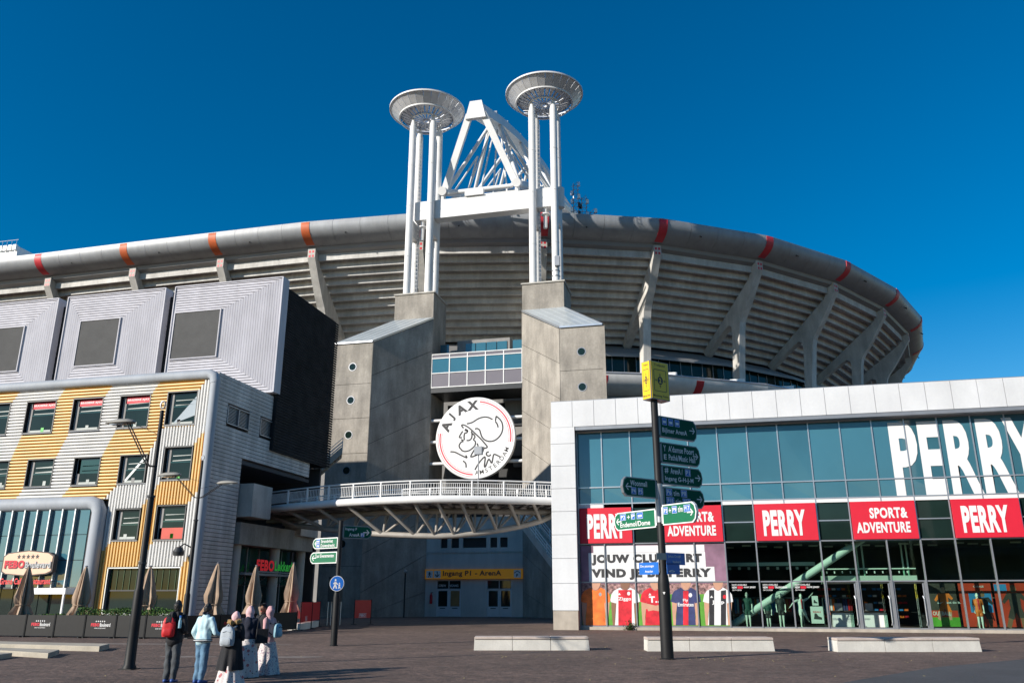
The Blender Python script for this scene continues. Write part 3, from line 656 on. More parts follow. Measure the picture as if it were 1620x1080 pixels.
def dk(u):
    f = max(0, min(nd-1.001, u*(nd-1))); i = int(f); return DK[i].lerp(DK[i+1], f-i), dkn(i)
chp = []
for k in range(25):
    u = .12 + .86*k/24; s = (u-.52)/.42; z = 5.5 + 1.45*s*s; p, n = dk(u); chp.append((p.x+n.x*1.9, p.y+n.y*1.9, z))
mb = MB(); mb.path(chp, .18, 12); mb.build('lower_chord', 'truss_grey_brown', fb, smooth=True)
for k in range(1, 24, 2):
    c = chp[k]; u = .12 + .86*k/24
    for du, o_, zz, r in ((-.05, .12, ZD-.12, .11), (.0, 2.2, ZD-.5, .08), (.06, 2.2, ZD-.5, .075), (-.02, WB-.1, ZD-.1, .07), (.05, WB-.1, ZD-.1, .06)):
        p, n = dk(u+du); mb = MB(); mb.tube(c, (p.x+n.x*o_, p.y+n.y*o_, zz), r, 8); mb.build('truss_strut', 'truss_grey_brown', fb, smooth=True)
for k in range(20):
    p, n = dk(.05 + .9*k/19); mb = MB(); mb.tube((p.x+n.x*.2, p.y+n.y*.2, ZD-.2), (p.x+n.x*(WB-.1), p.y+n.y*(WB-.1), ZD-.2), .1, 6); mb.build('cross_beam', 'rim_under', fb)
sp_ = thing('spotlight_post', 'floodlight box on a thin post in front of the round emblem', 'floodlight', (-14.5,51.1,7.8))
mb = MB(); mb.tube((-14.5,51.1,7.8),(-14.5,51.1,10.7),.042,8); mb.build('post', 'grey_metal', sp_)
MB().box(-14.74,-14.24,50.9,51.25,10.6,11.12).build('housing', 'grey_metal', sp_)
# stair flights
def stairs(name, label, p0, p1, w, n, rail=True):
    p0, p1 = V(p0), V(p1); d = p1 - p0; hd = Vector((d.x, d.y, 0)).normalized(); sd = Vector((-hd.y, hd.x, 0))*w/2
    t = thing(name, label, 'stairs', tuple(p0))
    for k in range(n):
        a = p0 + d*(k/n); b = a + Vector((d.x/n, d.y/n, 0)); h = d.z/n
        mb = MB(); mb.prism([a-sd, b-sd, b+sd, a+sd], (0,0,h)); mb.build('step', 'concrete_pale', t)
    for s in (-1, 1):
        mb = MB(); mb.prism([p0+sd*s+Vector((0,0,-.35)), p1+sd*s+Vector((0,0,-.35)), p1+sd*s+Vector((0,0,.35)), p0+sd*s+Vector((0,0,.35))], sd.normalized()*s*.15); mb.build('stringer', 'concrete_pale', t)
        if rail:
            up = Vector((0,0,1.15))
            for z in (.55, .85, 1.15): mb = MB(); mb.tube(p0+sd*s+Vector((0,0,z)), p1+sd*s+Vector((0,0,z)), .03, 6); mb.build('handrail', 'steel_white', t)
            for k in range(6): q = p0.lerp(p1, k/5)+sd*s; mb = MB(); mb.tube(q, q+up, .035, 6); mb.build('rail_post', 'steel_white', t)
    return t
stairs('staircase', 'shaded concrete staircase climbing behind the footbridge beside the dark block', (-38.2,67.5,9.1), (-33.0,70.0,14.6), 2.2, 22)
stairs('staircase', 'concrete staircase with railings descending beside the sunlit tower wall', (-11.4,70.5,2.6), (-16.6,73.0,8.8), 2.0, 24)

# ------------------------------------------------------------------ yellow and white clad building
YB = 44.0; XC = -29.55; XW = -60.0; ZT = 15.0
ob = thing('office_building', 'office building clad in yellow and white corrugated zigzag bands with grey roof boxes', 'building', (-40,50,0))
MB().box(XW,XC-.3,YB+.25,47.9,0,ZT).build('core', 'dark_wall', ob)
MB().box(XW,XC-.3,47.9,57.2,10.3,ZT).build('core', 'dark_wall', ob)
w1 = [(-46.92,-44.67,11.95,14.05),(-43.36,-41.11,11.95,14.05),(-39.78,-37.55,11.95,14.05),(-36.27,-34.07,11.98,14.05),(-32.83,-30.71,12.0,14.1)]
w2 = [(-45.9,-43.95,8.47,10.2),(-42.5,-40.52,8.47,10.2),(-39.0,-37.09,8.47,10.2),(-35.65,-33.76,8.47,10.22),(-32.56,-30.62,8.6,10.6)]
w3 = [(-35.46,-33.72,5.07,6.9),(-32.58,-30.61,5.05,7.05)]
w4 = [(-35.42,-30.5,.85,3.45)]
wins = w1 + w2 + w3 + w4
R1 = {k-1: w for k, w in enumerate(w1)}; R2 = {k-1: w for k, w in enumerate(w2)}; R3 = {2: w3[0], 3: w3[1], 1: (-38.9,-37.1,5.07,6.9), 0: (-42.3,-40.4,5.07,6.9)}; R4 = {3: (-31.2,-30.5,.85,3.45), 2: (-34.3,-33.6,.85,3.45), 1: (-38,-37,.85,3.45)}
def boundary(k):
    """X of colour border k as a list of (z, X) from top to bottom"""
    P = []
    for row, d in ((R1, 0), (R2, 1), (R3, 2), (R4, 3)):
        j = k - d
        if j > 3: continue
        w = row.get(j)
        if w is None: continue
        if not P: P.append((w[3]+.85, w[1]+.62 + .02))
        P += [(w[3], w[1]+.02), (w[2]-.1, w[1]+.02), (w[2]-.11, w[0]-.02)]
    if P: P.append((P[-1][0]-1.6, P[-1][1]-1.2))
    if k < 4 and P: P[0] = (15.2, P[1][1]+.75)
    return P
BD = {k: boundary(k) for k in range(-1, 8)}
def bx(k, z):
    P = BD[k]
    if not P: return 99
    if z > P[0][0]: return 99 if k > 3 else P[0][1]
    for (a, x), (b, y) in zip(P, P[1:]):
        if b <= z <= a: return x + (y-x)*(a-z)/(a-b) if a > b else y
    return -99
def band(x, z): 
    n = -2
    for k in range(-1, 8):
        if bx(k, z) <= x: n = k
    return n
def inwin(x, z):
    if z < 7.55 and x < -36.0: return True
    return any(a-.03 <= x <= b+.03 and c-.03 <= z <= d+.03 for a, b, c, d in wins)
clad = {}
def bandmb(k, vert): return clad.setdefault((k, vert), MB())
def runs(vals):
    out = []; s = 0
    for i in range(1, len(vals)+1):
        if i == len(vals) or vals[i] != vals[s]: out.append((s, i, vals[s])); s = i
    return out
pitch = .205; st = .03
z = .45
while z < 14.85:      # horizontal corrugation left of border 3
    xs = [-47.5 + st*i for i in range(int((XC-.25+47.5)/st))]
    kk = [None if inwin(x, z) else (b if (b := band(x, z)) < 3 else None) for x in xs]
    for a, b, k in runs(kk):
        if k is None or b - a < 2: continue
        x0, x1 = xs[a], xs[b-1] + st
        bandmb(k, 0).prism([(x0,YB+.22,z-pitch*.5),(x0,YB+.05,z-pitch*.40),(x0,YB-.03,z-pitch*.30),(x0,YB-.05,z-pitch*.1),(x0,YB-.04,z+pitch*.26),(x0,YB+.01,z+pitch*.38),(x0,YB+.22,z+pitch*.46)], (x1-x0,0,0))
    z += pitch
x = -36.4
while x < XC-.28:      # vertical corrugation right of border 3
    zs = [.3 + st*i for i in range(int((14.9-.3)/st))]
    kk = [None if inwin(x, q) else (b if (b := band(x, q)) >= 3 else None) for q in zs]
    for a, b, k in runs(kk):
        if k is None or b - a < 2: continue
        z0, z1 = zs[a], zs[b-1] + st
        bandmb(k, 1).prism([(x-pitch*.48,YB+.22,z0),(x-pitch*.38,YB+.01,z0),(x-pitch*.24,YB-.05,z0),(x+pitch*.22,YB-.05,z0),(x+pitch*.34,YB+.01,z0),(x+pitch*.44,YB+.22,z0)], (0,0,z1-z0))
    x += pitch
for (k, v), mb in clad.items(): mb.build('cladding_band', 'clad_yellow' if k % 2 == 0 else 'clad_white', ob, kind='stuff')
for i, (a, b, c, d) in enumerate(wins):
    big = i == len(wins)-1
    w = MB().box(a+.04,b-.04,YB+.17,YB+.24,c+.04,d-.04).build('window', 'glass_dark', ob)
    for q in ((a-.03,a+.03,c,d),(b-.03,b+.03,c,d),(a-.03,b+.03,d-.03,d+.03),(a-.03,b+.03,c-.03,c+.03)): MB().box(q[0],q[1],YB-.06,YB+.2,q[2],q[3]).build('frame', 'dark_metal' if not big else 'silver', w)
    MB().box(a-.04,b+.04,YB-.1,YB+.0,c-.075,c-.045).build('sill', 'gutter', w)
    if 1 <= i <= 3:
        MB().box(a+.28,b-.06,YB+.15,YB+.165,d-.48,d-.06).build('sticker', 'red_panel', w)
        put_text('BRASSERIE AJAX', (a+.4,YB+.145,d-.36), (1,0,0), (0,0,1), .17, 'white_print', w, w=b-a-.62, bold=.03)
    if not big:
        MB().box(a+.3,b-.3,YB+.155,YB+.168,c+.06,c+.2).build('desk_edge', 'interior_light', w) if i % 3 else None
        MB().box(a+.06,b-.2,YB+.155,YB+.168,d-.95,d-.88).build('ceiling_light', 'glass_green', w)
rw = random.Random(5)
for i, (a, b, c, d) in enumerate(wins[:-1]):
    MB().box(a+.1,a+.36,YB+.15,YB+.166,c+.05,d-.05).build('inner_reveal', 'wall_grey', ob)
    x = rw.uniform(a+.6, b-.5); MB().box(x,x+.22,YB+.15,YB+.166,c+.08,c+.36).build('desk_item', rw.choice(('interior_light', 'neon_green', 'wall_grey')), ob)
    for k in range(2): z = d - .55 - .3*k; mb = MB(); mb.prism([(a+.5,YB+.15,z),(b-.08,YB+.15,z+.06*rw.random()),(b-.08,YB+.15,z+.05+.06*rw.random()),(a+.5,YB+.15,z+.05)], (0,.012,0)); mb.build('ceiling_lamp', 'interior_light', ob)
def tri(win, pts, m, name='brace'):
    mb = MB(); mb.prism([(x,YB+.15,z) for x, z in pts], (0,.015,0)); mb.build(name, m, ob)
tri(None, [(-32.4,12.1),(-30.8,12.6),(-30.8,13.9)], 'glass_roof', 'blind'); tri(None, [(-35.4,8.6),(-35.2,8.6),(-33.9,10.1),(-34.1,10.1)], 'brace_white')
MB().box(-39.7+.85,-37.2,YB+.15,YB+.168,9.2,10.1).build('blind', 'glass_green', ob)
MB().box(-32.4,-30.7,YB+.15,YB+.168,5.1,5.75).build('counter', 'poster_red', ob)
for k in range(11): MB().box(-35.3+k*.44,-35.27+k*.44,YB+.13,YB+.168,2.2,3.38).build('blind_cord', 'leaf_dark', ob)
MB().box(-35.36,-30.56,YB+.12,YB+.168,2.12,2.2).build('transom', 'dark_metal', ob)
# gutter tubes
mb = MB(); mb.path([(XW,YB-.05,15.1),(XC-.45,YB-.05,15.1),(XC-.12,YB-.05,14.95),(XC,YB-.05,14.5)], .32, 14); mb.build('gutter', 'gutter', ob, smooth=True)
mb = MB(); mb.path([(XC,YB-.05,14.7),(XC,YB-.05,0)], .3, 14); mb.build('corner_pipe', 'gutter', ob, smooth=True)
# horizontal siding on the side wall
sd = MB(); z = .15
while z < 15.25:
    y1 = 57.2 if z > 10.25 else 47.8
    segs = [(YB+.3, y1)]
    for (a, b, c, d) in ((45.6,48.2,12.3,13.5),(49.6,53.2,12.3,13.5)):
        if c-.1 < z+.1 < d: segs = [q for s in segs for q in ((s[0], min(s[1], a)), (max(s[0], b), s[1])) if q[1]-q[0] > .05]
    for a, b in segs: sd.box(XC-.28, XC-.02, a, b, z, z+.215)
    z += .245
sd.build('siding', 'siding', ob, kind='stuff')
MB().box(XC-.26,XC+.02,YB+.3,47.85,9.98,10.12)
for a, b, c, d in ((45.6,48.2,12.3,13.5),(49.6,53.2,12.3,13.5)):
    w = MB().box(XC-.2,XC-.16,a,b,c,d).build('louvre_window', 'glass_dark', ob)
    for q in ((a,a+.06,c,d),(b-.06,b,c,d),((a+b)/2-.04,(a+b)/2+.04,c,d),(a,b,c,c+.06),(a,b,d-.06,d)): MB().box(XC-.18,XC+.03,q[0],q[1],q[2],q[3]).build('frame', 'grey_metal', w)
    for k in range(12): MB().box(XC-.15,XC-.08,a+.06,b-.06,c+.08+k*.092,c+.12+k*.092).build('louvre', 'grey_metal', w)
# end walls and the open passage under the building
MB().box(XW,XC-.3,57.0,57.2,10.3,ZT).build('end_wall', 'siding', ob)
MB().box(XW,XC-.05,47.8,57.3,10.05,10.28).build('soffit', 'dark_wall', ob)
MB().box(XC-.6,XC+.9,48.0,50.4,6.7,8.8).build('parapet_block', 'concrete_pale', ob)
MB().box(XC-.6,XC+.3,47.9,58.0,5.0,6.35).build('lintel_beam', 'concrete', ob)
MB().box(XC-.6,XC+.7,55.2,57.9,6.0,7.3).build('beam_end', 'concrete_pale', ob)
MB().box(XC-1.6,XC-1.2,47.9,58,0,5.0).build('shopfront_wall', 'dark_wall', ob)
for k in range(6):
    a = 48.2 + k*1.55; MB().box(XC-1.2,XC-1.1,a,a+1.45,2.6,4.95).build('shopfront_pane', 'glass_green', ob); MB().box(XC-1.2,XC-1.1,a,a+1.45,.1,2.5).build('shopfront_pane', 'glass_dark', ob)
    MB().box(XC-1.2,XC-1.02,a+1.45,a+1.53,0,5).build('mullion', 'grey_metal', ob)
for y in (48.6, 53.6, 57.4): mb = MB(); mb.rev((XC-.35,y,0), [(.36,0),(.36,5.05)], 18); mb.build('column', 'concrete_pale', ob, smooth=True)
MB().box(XC-1.1,XC+.25,49.0,55.0,3.15,3.3).build('awning', 'wall_grey', ob)
for k in range(5): mb = MB(); mb.tube((XC+.2,49.2+k*1.4,3.2),(XC-1.0,49.7+k*1.4,2.55),.03,6); mb.build('awning_bracket', 'grey_metal', ob)
MB().box(XW,-29.9,59.65,59.9,0,11.5).build('passage_wall', 'dark_wall', ob)
# dark corrugated block and grey roof boxes with mitred ribs
XB = -29.3; YX = 50.5
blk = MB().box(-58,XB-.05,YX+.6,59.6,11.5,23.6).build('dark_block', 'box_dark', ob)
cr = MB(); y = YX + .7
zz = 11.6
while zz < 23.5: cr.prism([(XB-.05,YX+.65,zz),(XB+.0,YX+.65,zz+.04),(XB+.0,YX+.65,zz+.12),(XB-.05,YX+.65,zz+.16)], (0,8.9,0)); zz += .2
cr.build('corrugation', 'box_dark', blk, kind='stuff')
def roof_box(x0, x1, wx0, wx1):
    z0, z1, wz0, wz1 = 15.5, 24.15, 18.45, 22.0
    b = MB().box(x0+.06,x1-.06,YX+.12,YX+.6,z0+.06,z1-.06).build('roof_box', 'clad_lilac', ob)
    rb = MB(); p = .19
    def ring(d):   # rectangle shrinking from the outer edge to the window
        return (x0+(wx0-x0)*d, x1+(wx1-x1)*d, z0+(wz0-z0)*d, z1+(wz1-z1)*d)
    for (len_, ax) in (((z1-wz1), 't'), ((wz0-z0), 'b'), ((wx0-x0), 'l'), ((x1-wx1), 'r')):
        n = max(1, int(len_/p))
        for k in range(n):
            a = ring((k+.1)/n); c = ring((k+.86)/n)
            e = {'t': ((a[0],a[3]),(a[1],a[3]),(c[1],c[3]),(c[0],c[3])), 'b': ((a[0],a[2]),(a[1],a[2]),(c[1],c[2]),(c[0],c[2])), 'l': ((a[0],a[2]),(a[0],a[3]),(c[0],c[3]),(c[0],c[2])), 'r': ((a[1],a[2]),(a[1],a[3]),(c[1],c[3]),(c[1],c[2]))}[ax]
            ya, yc = {'t': (.034, 0), 'b': (0, .034), 'l': (0, .03), 'r': (.03, 0)}[ax]
            rb.prism([(x, YX+.04+dy, z) for (x, z), dy in zip(e, (ya, ya, yc, yc))], (0,.08,0))
    rb.build('mitred_ribs', 'clad_lilac', b, kind='stuff')
    MB().box(wx0,wx1,YX-.0,YX+.15,wz0,wz1).build('shutter', 'box_window', b)
    for q in ((wx0-.08,wx0,wz0-.08,wz1+.08),(wx1,wx1+.08,wz0-.08,wz1+.08),(wx0,wx1,wz0-.08,wz0),(wx0,wx1,wz1,wz1+.08)): MB().box(q[0],q[1],YX-.05,YX+.2,q[2],q[3]).build('frame', 'clad_lilac', b)
    for q in ((x0-.02,x0+.06,z0,z1),(x1-.06,x1+.02,z0,z1)): MB().box(q[0],q[1],YX-.02,YX+.9,q[2],q[3]).build('edge_trim', 'clad_lilac', b)
    for q in ((z0-.02,z0+.06),(z1-.06,z1+.02)): MB().box(x0+.06,x1-.06,YX-.02,YX+.9,q[0],q[1]).build('edge_trim', 'clad_lilac', b)
roof_box(-38.25,-29.3,-37.95,-34.2); roof_box(-47.75,-39.05,-46.2,-42.75); roof_box(-57.3,-48.6,-54.8,-51.4)
# glazed restaurant front with rounded silver frame
mb = MB(); mb.path([(XW,YB-.22,7.3),(-37.1,YB-.22,7.3),(-36.7,YB-.22,7.2),(-36.45,YB-.22,6.8),(-36.45,YB-.22,0)], .43, 16); mb.build('portal_tube', 'gutter', ob, smooth=True)
MB().box(XW,-36.6,YB-.3,YB+.1,0,7.2).build('front_core', 'dark_wall', ob)
xs = [-37.0 - .92*k for k in range(16)]
for a, b in zip(xs[1:], xs):
    for z0, z1 in ((2.35,3.9),(3.94,5.4),(5.44,6.95)): MB().box(a+.03,b-.03,YB-.34,YB-.3,z0,z1).build('front_pane', 'glass_blue' if z0 > 2 else 'glass_dark', ob)
    MB().box(a-.035,a+.035,YB-.55,YB-.3,2.3,6.95).build('fin', 'silver', ob)
    MB().box(a+.03,b-.03,YB-.34,YB-.3,.1,2.25).build('front_pane', 'glass_dark', ob)
MB().box(XW,-36.8,YB-.42,YB-.3,2.26,2.36).build('transom', 'dark_metal', ob)
MB().box(-39.9,-37.1,YB-1.3,YB-.3,1.95,2.3).build('porch_canopy', 'white_paint', ob)
for x in (-39.8,-37.2): MB().box(x-.05,x+.05,YB-1.3,YB-1.2,0,1.95).build('porch_post', 'white_paint', ob)
fs = thing('restaurant_sign', 'peach shield sign with red lettering on the glazed restaurant front', 'sign', (-40.4,43.3,3.3))
mb = MB(); sh = [(-42.2,3.25),(-42.2,4.15),(-41.9,4.35),(-40.4,4.5),(-38.9,4.35),(-38.55,4.15),(-38.55,3.25),(-38.9,3.1),(-40.4,2.98),(-41.9,3.1)]
mb.prism([(x,YB-.95,z) for x, z in sh], (0,.3,0)); mb.build('backing', 'poster_dark', fs)
mb = MB(); mb.prism([(-40.4+(x+40.4)*.95,YB-.97,3.74+(z-3.74)*.92) for x, z in sh], (0,.03,0)); mb.build('face', 'sign_peach', fs)
for dx, dz, m in ((.05,-.04,'ink'),(0,0,'red_panel')): put_text('FEBO', (-42.0+dx,YB-.985-(.01 if m != 'ink' else 0),3.45+dz), (1,0,0), (0,0,1), .46, m, fs, w=1.45, bold=.05)
for dx, dz, m in ((.05,-.04,'ink'),(0,0,'grey_metal')): put_text('Boulevard', (-40.5+dx,YB-.985-(.01 if m != 'ink' else 0),3.45+dz), (1,0,0), (0,0,1), .4, m, fs, w=1.8, bold=.03)
for k in range(5):
    mb = MB(); c = (-41.05+k*.33, 4.12); mb.poly([(c[0]+(.15 if j % 2 == 0 else .065)*math.sin(j*math.pi/5), YB-.985, c[1]+(.15 if j % 2 == 0 else .065)*math.cos(j*math.pi/5)) for j in range(10)]); mb.build('star', 'ink', fs)
fs2 = thing('grill_lettering', 'red Grand Café Restaurant letters below the peach shield sign', 'sign', (-40.4,43.3,2.5))
put_text('Grand Café - Restaurant', (-42.2,YB-.9,2.52), (1,0,0), (0,0,1), .36, 'neon_red', fs2, w=3.6, bold=.03)
MB().box(-42.2,-38.6,YB-.86,YB-.5,2.68,2.72).build('carrier_bar', 'dark_metal', fs2)
fs3 = thing('shop_sign', 'red and green shop lettering above the side entrance', 'sign', (XC+.3,52.4,3.9))
put_text('FEBO', (XC+.27,50.3,3.45), (0,1,0), (0,0,1), .72, 'neon_red', fs3, w=2.3, bold=.05); put_text('Lekker!', (XC+.27,52.7,3.5), (0,1,0), (0,0,1), .66, 'neon_green', fs3, w=2.4, bold=.03)
MB().box(XC+.1,XC+.24,50.2,55.2,3.36,3.44).build('carrier_bar', 'grey_metal', fs3)
wl = thing('wall_lamp', 'dark round wall lamp bracketed on the corner pipe', 'wall lamp', (XC-.6,43.5,4.0))
mb = MB(); mb.rev((XC-.75,43.3,0), [(0,4.05),(.28,4.08),(.32,4.3),(.2,4.55),(0,4.6)], 14); mb.build('head', 'dark_metal', wl, smooth=35)
mb = MB(); mb.path([(XC-.75,43.3,4.55),(XC-.5,43.4,4.75),(XC-.1,43.7,4.5)], .04, 6); mb.build('bracket', 'dark_metal', wl)

# ------------------------------------------------------------------ white and glass sports shop
YG, YF = 49.8, 49.0
ps = thing('sports_shop', 'sports shop with white panel frame and blue glass front with huge PERRY letters', 'shop', (3,50,0))
x = -9.3; k = 0
MB().box(-9.2,27,YF+.06,YG+9,11.75,13.2).build('roof_core', 'white_panel', ps)
while x < 27:
    MB().box(x+.012,x+1.335-.012,YF,YF+.2,11.72,13.32).build('fascia_panel', 'white_panel', ps); x += 1.335
MB().box(-9.3,27,YF+.1,YG+9,13.32,13.38).build('roof_edge', 'grey_metal', ps)
MB().box(-7.8,27,YF+.02,YG+.2,11.5,11.7).build('soffit', 'grey_metal', ps)
MB().box(-9.22,-7.9,YF+.06,YG+9,0,11.74).build('pillar_core', 'white_panel', ps)
zs = [1.05,2.55,3.95,5.3,6.65,8.0,9.35,10.7,11.72]
for a, b in zip(zs, zs[1:]): MB().box(-9.3,-7.85,YF,YF+.2,a+.012,b-.012).build('pillar_panel', 'white_panel', ps)
for a, b in zip(zs, zs[1:]): MB().box(-9.34,-9.22,YF+.02,YG+9,a+.012,b-.012).build('pillar_panel', 'white_panel', ps)
MB().box(-9.32,-7.87,YF-.02,YG+2,0,1.03).build('pillar_base', 'plinth', ps)
MB().box(-7.9,27,YG-.25,YG+.1,0,.16).build('plinth', 'plinth', ps)
mx = [-8.05 + 1.72*k for k in range(21)]
GR = random.Random(9)
rows_up = ((7.13,8.05),(8.13,11.45))
for i, (a, b) in enumerate(zip(mx, mx[1:])):
    a2 = max(a, -7.84)
    for z0, z1 in rows_up:
        e = [GR.uniform(-.012, .012) for _ in range(4)]; mb = MB(); mb.prism([(a2+.035,YG+.015+e[0],z0),(b-.035,YG+.015+e[1],z0),(b-.035,YG+.015+e[2],z1),(a2+.035,YG+.015+e[3],z1)], (0,.03,0)); mb.build('glass_pane', GR.choice(('glass_blue','glass_blue','glass_blue_0','glass_blue_1','glass_blue_2')), ps)
    red = i % 3 != 2
    if not red:
        for z0, z1 in ((4.85,5.85),(5.92,6.83)): MB().box(a2+.035,b-.035,YG,YG+.04,z0,z1).build('glass_pane', 'glass_dark', ps)
    door = 8 <= i <= 10; poster = i < 5 or 11 <= i <= 13
    MB().box(a2+.035,b-.035,YG+.01,YG+.03,2.66,4.74).build('glass_pane', 'glass_clear', ps)
    if not door: MB().box(a2+.035,b-.035,YG+.01,YG+.03,.2,2.56).build('glass_pane', 'glass_clear', ps)
    if not (-8 < a < -.5): MB().box(a2+.0,b-.0,YG-.03,YG+.0,6.88,7.08).build('white_strip', 'white_print', ps)
for i, a in enumerate(mx):
    if a < -7.9: a = -7.84
    MB().box(a-.03,a+.03,YG-.045,YG+.05,4.8,11.5).build('mullion', 'silver', ps)
    MB().box(a-.035,a+.035,YG-.12,YG+.05,.16,4.8).build('mullion', 'grey_metal', ps)
for z, m in ((11.45,'silver'),(8.06,'silver'),(7.08,'silver'),(4.75,'grey_metal'),(2.58,'grey_metal'),(.16,'grey_metal')): MB().box(-7.84,27,YG-(.05 if z > 6 else .08),YG+.045,z,z+.07).build('transom', m, ps)
for i in range(2, 19, 3): MB().box(mx[i]+.03,mx[i+1]-.03,YG-.06,YG+.045,5.85,5.91).build('transom', 'silver', ps)
for i in range(7):
    a, b = mx[3*i] + (.3 if i == 0 else .06), mx[3*i+2] - .06
    p = MB().box(a,b,YG-.2,YG-.06,4.82,6.86).build('red_sign_panel', 'red_panel', ps)
    yy = YG - .215
    if i % 2 == 0: put_text('PERRY', (a+.42,yy,5.08), (1,0,0), (0,0,1), 1.42, 'white_print', p, w=2.3, bold=.05)
    else:
        put_text('SPORT&', (b-.42,yy,5.93), (1,0,0), (0,0,1), .58, 'white_print', p, w=1.95, bold=.04, align='R')
        put_text('ADVENTURE', (b-.37,yy,5.15), (1,0,0), (0,0,1), .58, 'white_print', p, w=2.75, bold=.04, align='R')
big = [(10.02,'P',1.40),(11.53,'E',1.14),(12.9,'R',1.56),(14.53,'R',1.62),(15.85,'Y',1.75)]
for xx, ch, w in big: put_text(ch, (xx,YG-.015,7.1), (1,0,0), (0,0,1), 4.15, 'white_print', ps, w=w, bold=.04, name='giant_letter')
# doors and interior
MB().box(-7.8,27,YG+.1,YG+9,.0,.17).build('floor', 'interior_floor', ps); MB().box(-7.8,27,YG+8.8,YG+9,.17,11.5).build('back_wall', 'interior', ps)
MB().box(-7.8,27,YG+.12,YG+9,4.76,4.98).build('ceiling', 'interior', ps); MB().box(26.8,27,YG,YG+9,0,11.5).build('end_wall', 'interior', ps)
MB().box(5.8,10.9,YG+.15,YG+2.2,2.5,2.62).build('lobby_ceiling', 'interior_light', ps)
MB().box(5.8,10.9,YG+2.1,YG+2.2,2.62,2.95).build('lobby_upstand', 'interior_light', ps)
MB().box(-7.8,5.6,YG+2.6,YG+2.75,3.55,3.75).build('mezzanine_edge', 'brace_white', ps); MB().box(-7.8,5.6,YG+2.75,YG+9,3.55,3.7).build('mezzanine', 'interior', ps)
for k in range(9): MB().box(.7+k*.55,.85+k*.55,YG+3.0,YG+3.1,3.35,3.5).build('track_lamp', 'mannequin', ps)
mb = MB(); mb.tube((.35,YG+.9,.1),(8.9,YG+.9,5.4),.2,14); mb.build('diagonal_brace', 'brace_white', ps, smooth=True)
for i in (8, 9, 10):
    a, b = mx[i], mx[i+1]
    for q in ((a+.04,a+.12),(b-.12,b-.04)): MB().box(q[0],q[1],YG-.06,YG+.04,.17,2.58).build('door_jamb', 'grey_metal', ps)
    mb = MB(); mb.obox((b-.3,YG+.42,1.35),(.02,.0,0),(-.15,.42,0),(0,0,1.15)); d = mb.build('door_leaf', 'glass_clear', ps)
    mb = MB(); mb.path([(b-.26,YG-.02,.35),(b-.22,YG-.06,.5),(b-.22,YG-.06,1.7),(b-.26,YG-.02,1.85)], .03, 6); mb.build('door_handle', 'silver', d)
    mb = MB(); mb.box(b-.2,b-.14,YG+.0,YG+.06,.2,2.5); mb.build('stile', 'silver', d)
for k in range(60):    # shelves of shoes at the back of the shop, seen through the doors
    if k < 6: MB().box(5.2,11.8,YG+6.5,YG+6.9,.9+k*.36,.93+k*.36).build('shelf', 'dark_metal', ps)
for n_, (xx, zz) in enumerate(((6.4,.17),(8.05,.17))):
    c = thing('shop_counter', ('white sales counter seen through the first open shop door', 'white sales counter seen through the second open shop door')[n_], 'counter', (xx,YG+3,.17), 'counters inside the shop')
    MB().box(xx-.1,xx+1.1,YG+3,YG+3.6,.17,.95).build('body', 'white_paint', c); MB().box(xx-.2,xx+1.2,YG+2.9,YG+3.7,.95,1.05).build('worktop', 'poster_dark', c); MB().box(xx+.1,xx+.5,YG+3.1,YG+3.4,1.05,1.45).build('till', 'grey_metal', c)
# mezzanine balustrade, posts and clothes rails deep in the shop
for x in (5.95, 7.9, 8.2, 10.3, 10.55): mb = MB(); mb.tube((x,YG+2.3,2.6),(x,YG+2.3,4.75),.05,8); mb.build('slim_post', 'brace_white', ps)
MB().box(5.8,10.9,YG+2.15,YG+2.17,2.95,3.3).build('balustrade_glass', 'glass_clear', ps); MB().box(5.8,10.9,YG+2.12,YG+2.2,3.3,3.36).build('balustrade_rail', 'brace_white', ps)
for k in range(11): MB().box(6.1+k*.43,6.16+k*.43,YG+2.06,YG+2.1,3.08,3.2).build('balustrade_light_dot', 'white_print', ps)  # white boxes stand in for the dots of light along the balustrade
for k in range(26): MB().box(-7+k*.95,-6.5+k*.95,YG+1.6+.9*(k % 3),YG+1.75+.9*(k % 3),4.62,4.7).build('ceiling_fitting', 'mannequin', ps)
cl = random.Random(12)
for n_, (x0, y0, lb) in enumerate(((.8,54.2,'under the AWAY JERSEY sticker'),(3.0,55.0,'behind the tall black mannequin'),(11.3,54.0,'right of the shop doors'),(14.2,54.6,'behind the orange mannequin'),(6.2,56.0,'seen deep through the shop doors'))):
    c = thing('clothes_rail', 'rail of coloured sportswear inside the shop ' + lb, 'clothes rail', (x0,y0,.17), 'clothes rails inside the shop')
    for x in (x0, x0+1.9): mb = MB(); mb.tube((x,y0,.17),(x,y0,1.75),.025,6); mb.build('upright', 'silver', c)
    mb = MB(); mb.tube((x0,y0,1.75),(x0+1.9,y0,1.75),.025,6); mb.build('top_bar', 'silver', c)
    for k in range(12): x = x0+.1+k*.148; MB().box(x,x+.11,y0-.24,y0+.24,.85+cl.uniform(-.1,.1),1.68).build('garment', cl.choice(('shirt_red','shirt_navy','white_print','shirt_orange','shirt_black','poster_blue','shirt_green')), c)
for n_, x0 in enumerate((6.0, 8.6)):
    for z in (.6, 1.0, 1.4, 1.8, 2.2):
        for k in range(9):
            x = x0 + k*.28; MB().box(x,x+.2,YG+6.3,YG+6.5,z,z+.12).build('shoe_on_shelf', cl.choice(('shirt_red','white_print','shirt_orange','ink','poster_blue')), ps)
